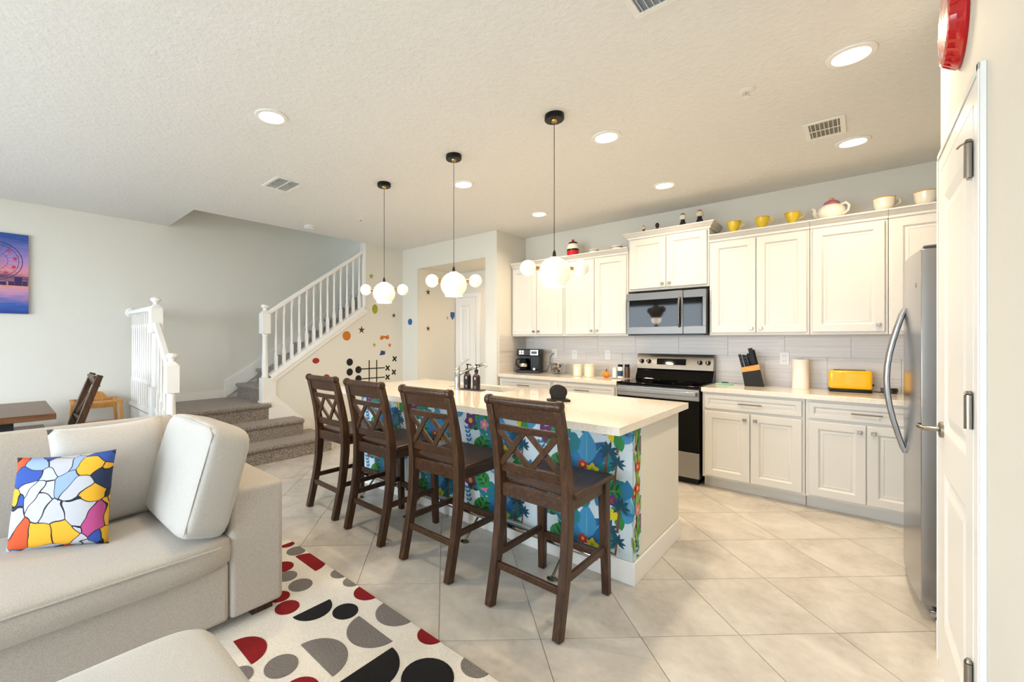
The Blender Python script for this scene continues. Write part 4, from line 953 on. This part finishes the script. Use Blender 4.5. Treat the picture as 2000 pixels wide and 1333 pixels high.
for k in range(46):
    a, r_, z = rr_.uniform(0,2*PI), rr_.uniform(.01,.044), .026+.085*(k/46)
    M().lathe([(.013,-.010),(.017,.010)], 10).build('coffee_pod', rr_.choice(['pod','pod_light','dark_grey']), gm, loc=(r_*math.cos(a), r_*math.sin(a), z), rot=(rr_.uniform(-1,1), rr_.uniform(-1,1), 0))
for k, (x, y, h) in enumerate(((-2.44,4.72,.142),(-2.285,4.70,.150))):
    t = thing('canister', ['cream ceramic canister nearer the glass mug', 'cream ceramic canister nearer the orange pumpkin'][k], 'canister', (x, y, ZT), group='cream canisters on the counter')
    M().lathe([(.050,0),(.055,.005),(.055,h-.03),(.052,h-.02),(.050,h-.018)], 28).build('body', 'ceramic_cream', t)
    M().lathe([(.054,h-.018),(.055,h-.008),(.045,h)], 28).build('lid', 'ceramic_cream', t)
pk = thing('pumpkin', 'little orange pumpkin ornament on the counter', 'ornament', (-2.11, 4.76, ZT))
m_ = M(); rings = []
for k in range(11):
    ph = -PI/2+PI*k/10; rings.append([((.044*math.cos(ph)+.0005)*(1+.07*math.cos(8*a))*math.cos(a), (.044*math.cos(ph)+.0005)*(1+.07*math.cos(8*a))*math.sin(a), .036+.036*math.sin(ph)) for a in [2*PI*i/40 for i in range(40)]])
m_.loft(rings); m_.build('fruit', 'pumpkin', pk); M().tube([(0,0,.068),(.003,0,.085),(.010,0,.10)], .006, 6, rads=[.008,.005,.004]).build('stem', 'stem', pk)
tag(M().lathe([(.09,0),(.11,.006),(.105,.008),(.08,.004)], 28).build('plate', 'ceramic_white', loc=(-1.955, 4.78, ZT)), 'small white plate carrying the seasoning jars', 'plate')
zz = ZT+.007
t = thing('salt_shaker', 'white salt container on the little plate', 'shaker', (-2.01, 4.765, zz)); M().lathe([(.026,0),(.026,.10)], 18).build('body', 'plastic_white', t); M().lathe([(.027,.10),(.027,.112),(.018,.116)], 18).build('cap', 'ceramic_cream', t)
t = thing('seasoning_jar', 'seasoning jar with blue label and black lid', 'jar', (-1.94, 4.745, zz), group='seasoning jars'); M().lathe([(.027,0),(.028,.004),(.028,.115),(.024,.125)], 18).build('body', 'plastic_white', t); M().lathe([(.0285,.02),(.0285,.08)], 18, cap=False).build('label', 'jar_blue', t); M().lathe([(.026,.125),(.026,.15)], 18).build('lid', 'black_plastic', t)
t = thing('seasoning_jar', 'brown seasoning jar with black lid nearest the range', 'jar', (-1.885, 4.80, zz), group='seasoning jars'); M().lathe([(.027,0),(.028,.004),(.028,.115),(.024,.125)], 18).build('body', 'jar_brown', t); M().lathe([(.026,.125),(.026,.15)], 18).build('lid', 'black_plastic', t)
kb = thing('knife_block', 'black knife block with wooden band and black-handled knives', 'knife block', (-.72, 4.83, ZT), rz=.15)
M().prism([(-.065,0),(.085,0),(.055,.155),(-.085,.125)], 'Y', -.055, .055).build('block', 'black_matte', kb, bevel=.003)
M().prism([(-.086,.126),(.0545,.1565),(.046,.205),(-.096,.170)], 'Y', -.056, .056).build('wood_band', 'pine_band', kb, bevel=.003)
for k, (a, yy, l, w_) in enumerate(((-.075,-.03,.11,.011),(-.05,.02,.10,.010),(-.03,-.03,.095,.011),(-.01,.02,.105,.011),(.012,-.025,.15,.016),(.030,.02,.13,.013))):
    z0 = .19+(a+.05)*.22; kn = M().bar((a,yy,z0-.02),(a-.16*l-.012,yy,z0+l),w_*2.2,w_*1.1,up=(0,1,0)).build('knife_handle', 'black_plastic', kb, bevel=.004)
    for f_ in (.4, .7): M().lathe([(.0025,-.0065),(.0025,.0065)], 8, axis='Y').build('rivet', 'steel', kn, loc=(a-(.16*l+.012)*f_, yy-.0, z0+l*f_))
tag(M().prism([(-.075,-.03),(-.04,-.045),(.03,-.038),(.075,-.02),(.07,.03),(.01,.045),(-.06,.035)], 'Z', 0, .014).build('dishcloth', 'teal_cloth', loc=(-.945, 4.80, ZT), bevel=.005), 'folded pale green dishcloth beside the knife block', 'cloth')
tag(M().prism([(-.02,-.02),(.035,-.015),(.03,.02),(-.02,.015)], 'Z', 0, .012).build('sponge', 'teal_dark', loc=(-.945, 4.795, ZT+.0145), bevel=.003), 'small dark green sponge on the dishcloth', 'sponge')
pt = thing('paper_towel_roll', 'tall white paper towel roll on the right counter', 'paper towel', (-.375, 4.86, ZT))
M().lathe([(.058,0),(.060,.002),(.060,.258),(.058,.26),(.022,.26),(.022,.23)], 32).build('roll', 'paper', pt); M().lathe([(.021,.20),(.021,.262),(.018,.262),(.018,.20)], 20, cap=False).build('core', 'pod', pt)
to = thing('toaster', 'bright yellow long-slot toaster on the right counter', 'toaster', (-.055, 4.86, ZT), rz=.10); to.scale = (.9, 1, 1.08)
sb = []
M().box(-.145,-.085,.0,.145,.085,.022).build('base', 'black_plastic', to, bevel=.006)
M().box(-.148,-.088,.022,.148,.088,.165).build('shell', 'yellow_enamel', to, bevel=.022, seg=5)
M().box(-.11,-.035,.1645,.11,-.015,.1665).box(-.11,.015,.1645,.11,.035,.1665).build('slots', 'black_matte', to)
M().box(.147,-.02,.05,.165,.02,.065).build('lever', 'black_plastic', to, bevel=.003)
pts = []
for k in range(46):
    a = k*.55; pts.append((.15+.05+.045*math.cos(a)+.004*math.sin(k*1.7), 4.84+.028*math.sin(a)+.006*math.cos(k*2.3), ZT+.006+.0009*k))
tag(M().tube([(.095,4.83,ZT+.012)]+[(x-.02,y,z) for x,y,z in pts], .004, 6).build('power_cord', 'cable'), 'coiled black cord beside the yellow toaster', 'cord')
def outlet(x, z, label, plug=True):
    t = thing('wall_outlet', label, 'outlet', (x, YK-.0105, z))
    M().box(-.036,-.006,-.058,.036,0,.058).build('cover_plate', 'plastic_white', t, bevel=.002)
    for dz in (-.024, .024):
        s = M().box(-.017,-.008,dz-.015,.017,-.0055,dz+.015).build('socket', 'plastic_white', t, bevel=.003)
        M().box(-.009,-.0084,dz-.004,-.006,-.0078,dz+.006).box(.006,-.0084,dz-.004,.009,-.0078,dz+.006).build('slot', 'outlet_slot', s, smooth=False)
outlet(-2.635, 1.158, 'white wall outlet above the canisters'); outlet(-2.20, 1.165, 'white wall outlet above the pumpkin ornament'); outlet(-.504, 1.172, 'white wall outlet left of the paper towel roll'); outlet(-2.925, 1.165, 'white wall outlet behind the coffee maker')

# ------------------------------------------------------------------ ornaments on top of the wall cabinets
Z1, Z2 = 2.3495, 2.4895
cj = thing('cookie_jar', 'red, cream and black ceramic cookie jar above the left cabinets', 'jar', (-2.545, 4.80, Z1))
M().lathe([(.055,0),(.068,.01),(.072,.05),(.070,.075)], 28).build('red_body', 'ceramic_red', cj); M().lathe([(.0705,.075),(.0725,.085),(.0705,.098)], 28).build('black_band', 'ceramic_black', cj)
M().lathe([(.070,.098),(.073,.12),(.066,.150),(.055,.162)], 28).build('cream_body', 'ceramic_white', cj); M().lathe([(.058,.162),(.052,.180),(.025,.192)], 28).build('lid', 'ceramic_black', cj); M().sphere((0,0,.202), .018, 16, 8).build('lid_knob', 'ceramic_red', cj)
for x, l, w_ in ((-2.275, 'low white ceramic dish nearer the cookie jar', .05), (-2.0, 'low white ceramic dish nearer the microwave cabinet', .055)):
    t = thing('ceramic_dish', l, 'dish', (x, 4.80, Z1), group='white dishes above the left cabinets')
    M().lathe([(w_*.6,0),(w_,.012),(w_*1.08,.055),(w_*1.02,.055),(w_*.9,.016)], 24).build('bowl', 'ceramic_white', t); M().lathe([(w_*1.075,.038),(w_*1.085,.044)], 24, cap=False).build('stripe', 'ceramic_brown', t)
for x, h, c1, c2, l in ((-1.705,.095,'ceramic_brown','ceramic_red','small brown turned ornament at the far left above the microwave'),(-1.565,.10,'ceramic_brown','ceramic_black','small brown and black turned ornament above the microwave'),(-1.315,.15,'ceramic_black','ceramic_white','black and white turned ornament above the microwave'),(-1.16,.155,'ceramic_black','ceramic_red','black ornament with red top above the microwave')):
    t = thing('ceramic_ornament', l, 'ornament', (x, 4.80, Z2), group='small ornaments above the microwave cabinet'); r = h*.30
    M().lathe([(r*.9,0),(r,.006),(r*.65,h*.30),(r*.40,h*.52),(r*.5,h*.56)], 18).build('body', c1, t); M().sphere((0,0,h*.74), h*.22, 16, 8).build('ball_top', 'ceramic_cream' if c2 == 'ceramic_red' else c2, t); M().lathe([(r*.5,h*.92),(r*.35,h*.98),(.003,h)], 12).build('finial', c2 if c2 != 'ceramic_white' else 'ceramic_black', t)
for k, (x, l) in enumerate(((-.865,'yellow footed cup nearest the microwave cabinet'),(-.645,'yellow footed cup in the middle of three'),(-.425,'yellow footed cup nearest the teapot'))):
    t = thing('footed_cup', l, 'cup', (x, 4.79, Z1), group='yellow footed cups above the cabinets')
    M().lathe([(.032,0),(.034,.005),(.018,.016),(.020,.026),(.040,.048),(.050,.085),(.056,.115),(.052,.115),(.045,.085),(.034,.05),(.01,.04)], 26, cap=False).build('bowl', 'ceramic_yellow', t)
    M().tube([(.046,0,.095),(.075,0,.095),(.078,0,.07),(.046,0,.055)], .005, 8).build('handle', 'ceramic_yellow', t); M().lathe([(.0565,.110),(.058,.115),(.0565,.119)], 26, cap=False).build('rim', 'gold', t)
tp = thing('teapot', 'round white teapot with gold and pink lid above the cabinets', 'teapot', (-.165, 4.80, Z1), rz=-.5)
M().lathe([(.055,0),(.060,.008),(.085,.03),(.096,.065),(.088,.10),(.062,.128),(.045,.135)], 32).build('body', 'ceramic_white', tp)
M().lathe([(.055,.132),(.052,.150),(.034,.166),(.020,.170)], 28).build('lid', 'ceramic_pink', tp); M().lathe([(.014,.168),(.017,.180),(.010,.192),(.003,.195)], 16).build('lid_knob', 'gold', tp)
M().tube([(-.075,0,.05),(-.11,0,.062),(-.13,0,.095),(-.128,0,.122),(-.145,0,.135)], .02, 12, rads=[.030,.024,.017,.014,.012]).build('spout', 'ceramic_white', tp)
M().tube([(.07,0,.115),(.105,0,.125),(.128,0,.095),(.12,0,.055),(.085,0,.035)], .009, 10).build('handle', 'ceramic_white', tp); M().lathe([(.056,0),(.062,.005),(.058,.010)], 28, cap=False).build('foot_ring', 'gold', tp)
for x, l in ((.150, 'white teacup with gold rim right of the teapot'), (.375, 'white teacup with gold rim nearest the refrigerator')):
    t = thing('teacup', l, 'cup', (x, 4.80, Z1), rz=.4, group='white teacups above the cabinets')
    M().lathe([(.028,0),(.030,.006),(.050,.025),(.062,.055),(.064,.09),(.068,.115),(.064,.115),(.058,.06),(.045,.03),(.01,.02)], 28, cap=False).build('bowl', 'ceramic_white', t)
    M().tube([(.062,0,.10),(.095,0,.105),(.10,0,.075),(.06,0,.045)], .006, 8).build('handle', 'ceramic_white', t); M().lathe([(.0675,.112),(.0695,.116),(.0675,.119)], 28, cap=False).build('rim', 'gold', t)
    M().lathe([(.029,0),(.033,.004),(.030,.009)], 24, cap=False).build('foot_ring', 'gold', t)

# ------------------------------------------------------------------ wall stickers
def stick(name, label, pts, col, plane, at, cat='sticker', group=None, th=.0015):
    cu_, cv_ = sum(p[0] for p in pts)/len(pts), sum(p[1] for p in pts)/len(pts)
    q = [(u-cu_, v-cv_) for u, v in pts]
    m_ = M().prism(q, plane, 0, th if plane == 'X' else -th)
    o = m_.build(name, col, smooth=False, loc=(at+.0004, cu_, cv_) if plane == 'X' else (cu_, at-.0004, cv_)); tag(o, label, cat, group); return o
def ell(u, v, a, b=None, n=20): b = b or a; return [(u+a*math.cos(2*PI*k/n), v+b*math.sin(2*PI*k/n)) for k in range(n)]
def star(u, v, r, n=5, a0=.3, k_=.34): return [(u+(r if k % 2 == 0 else r*k_)*math.cos(a0+PI*k/n), v+(r if k % 2 == 0 else r*k_)*math.sin(a0+PI*k/n)) for k in range(2*n)]
def cross(u, v, r, w=.012, a=.7):
    c, s = math.cos(a), math.sin(a); q = [(w,w),(w,r),(-w,r),(-w,w),(-r,w),(-r,-w),(-w,-w),(-w,-r),(w,-r),(w,-w),(r,-w),(r,w)]
    return [(u+x*c-y*s, v+x*s+y*c) for x, y in q]
g = 'game pieces stuck on the stair wall'
for u, v, w_ in ((3.413,1.03,'upper left'),(3.413,.89,'lower left'),(3.557,.915,'upper right'),(3.557,.785,'lower right')): stick('game_disc', 'black round sticker, %s of four left of the tic-tac-toe grid' % w_, ell(u, v, .052), 'decal_black', 'X', XS, group=g)
for u, v, w_ in ((4.215,1.05,'topmost'),(4.08,.915,'upper inner'),(4.20,.845,'outer'),(4.08,.775,'lowest inner')): stick('game_cross', 'black cross sticker, %s one right of the tic-tac-toe grid' % w_, cross(u, v, .05), 'decal_black', 'X', XS, group=g)
gr = thing('game_grid', 'black tic-tac-toe grid of bars on the stair wall', 'sticker', (XS+.0004, 3.81, .88))
for u in (-.067, .067): M().box(0, u-.009, -.165, .0015, u+.009, .165).build('bar', 'decal_black', gr, smooth=False)
for v in (.042, -.10): M().box(0, -.24, v-.008, .0012, .22, v+.008).build('bar', 'decal_black', gr, smooth=False)
stick('badge_sticker', 'round orange badge sticker on the stair wall', ell(3.363, 1.40, .066), 'decal_orange', 'X', XS)
stick('star_sticker', 'thin brown star sticker right of the orange badge', star(3.61, 1.487, .062), 'decal_brown', 'X', XS)
stick('star_sticker', 'yellow-green star sticker above the tic-tac-toe grid', star(3.834, 1.27, .038), 'decal_green', 'X', XS)
stick('star_sticker', 'orange star sticker above the tic-tac-toe grid', star(4.12, 1.262, .042), 'decal_orange', 'X', XS)
stick('star_sticker', 'brown star sticker behind the nearest-stairs pendant', star(4.20, 1.72, .045), 'decal_brown', 'X', XS)
stick('star_sticker', 'green star sticker high on the stair wall', star(3.78, 2.28, .05), 'decal_green', 'X', XS)
stick('blob_sticker', 'flat orange blob sticker above the tic-tac-toe grid', [(3.93,1.36),(3.96,1.41),(4.04,1.40),(4.10,1.42),(4.11,1.36),(4.06,1.35),(4.02,1.375),(3.97,1.34)], 'decal_orange', 'X', XS)
stick('badge_sticker', 'small dark square sticker just above the tic-tac-toe grid', [(3.93,1.11),(4.03,1.12),(4.035,1.17),(3.96,1.185)], 'decal_denim', 'X', XS)
stick('badge_sticker', 'small red oval sticker low on the sloping stair wall', ell(2.896, 1.068, .05, .038), 'decal_red', 'X', XS)
stick('badge_sticker', 'small red oval sticker partly behind the first stool back', ell(3.05, .845, .045, .035), 'decal_red', 'X', XS)
stick('ball_sticker', 'yellow-green oval sticker beside the far pendant', ell(3.845, 1.80, .05, .07), 'decal_green', 'X', XS)
stick('badge_sticker', 'round blue badge sticker on the hallway wall edge', ell(-5.07, 1.622, .05), 'decal_blue', 'Y', YH)
stick('star_sticker', 'brown star sticker, middle one inside the hallway', star(4.60, 2.085, .055), 'decal_brown', 'X', -4.905)
stick('star_sticker', 'brown star sticker, lowest one inside the hallway', star(4.60, 1.52, .05), 'decal_brown', 'X', -4.905)
stick('star_sticker', 'pale orange star sticker high inside the hallway', star(4.63, 2.27, .045), 'decal_gold', 'X', -4.905)
stick('star_sticker', 'small gold star sticker near the shield inside the hallway', star(5.03, 1.70, .035), 'decal_gold', 'X', -4.905)
stick('shield_sticker', 'blue shield sticker beside the hallway door', [(5.10,1.80),(5.20,1.80),(5.20,1.73),(5.15,1.67),(5.10,1.73)], 'decal_blue', 'X', -4.905)
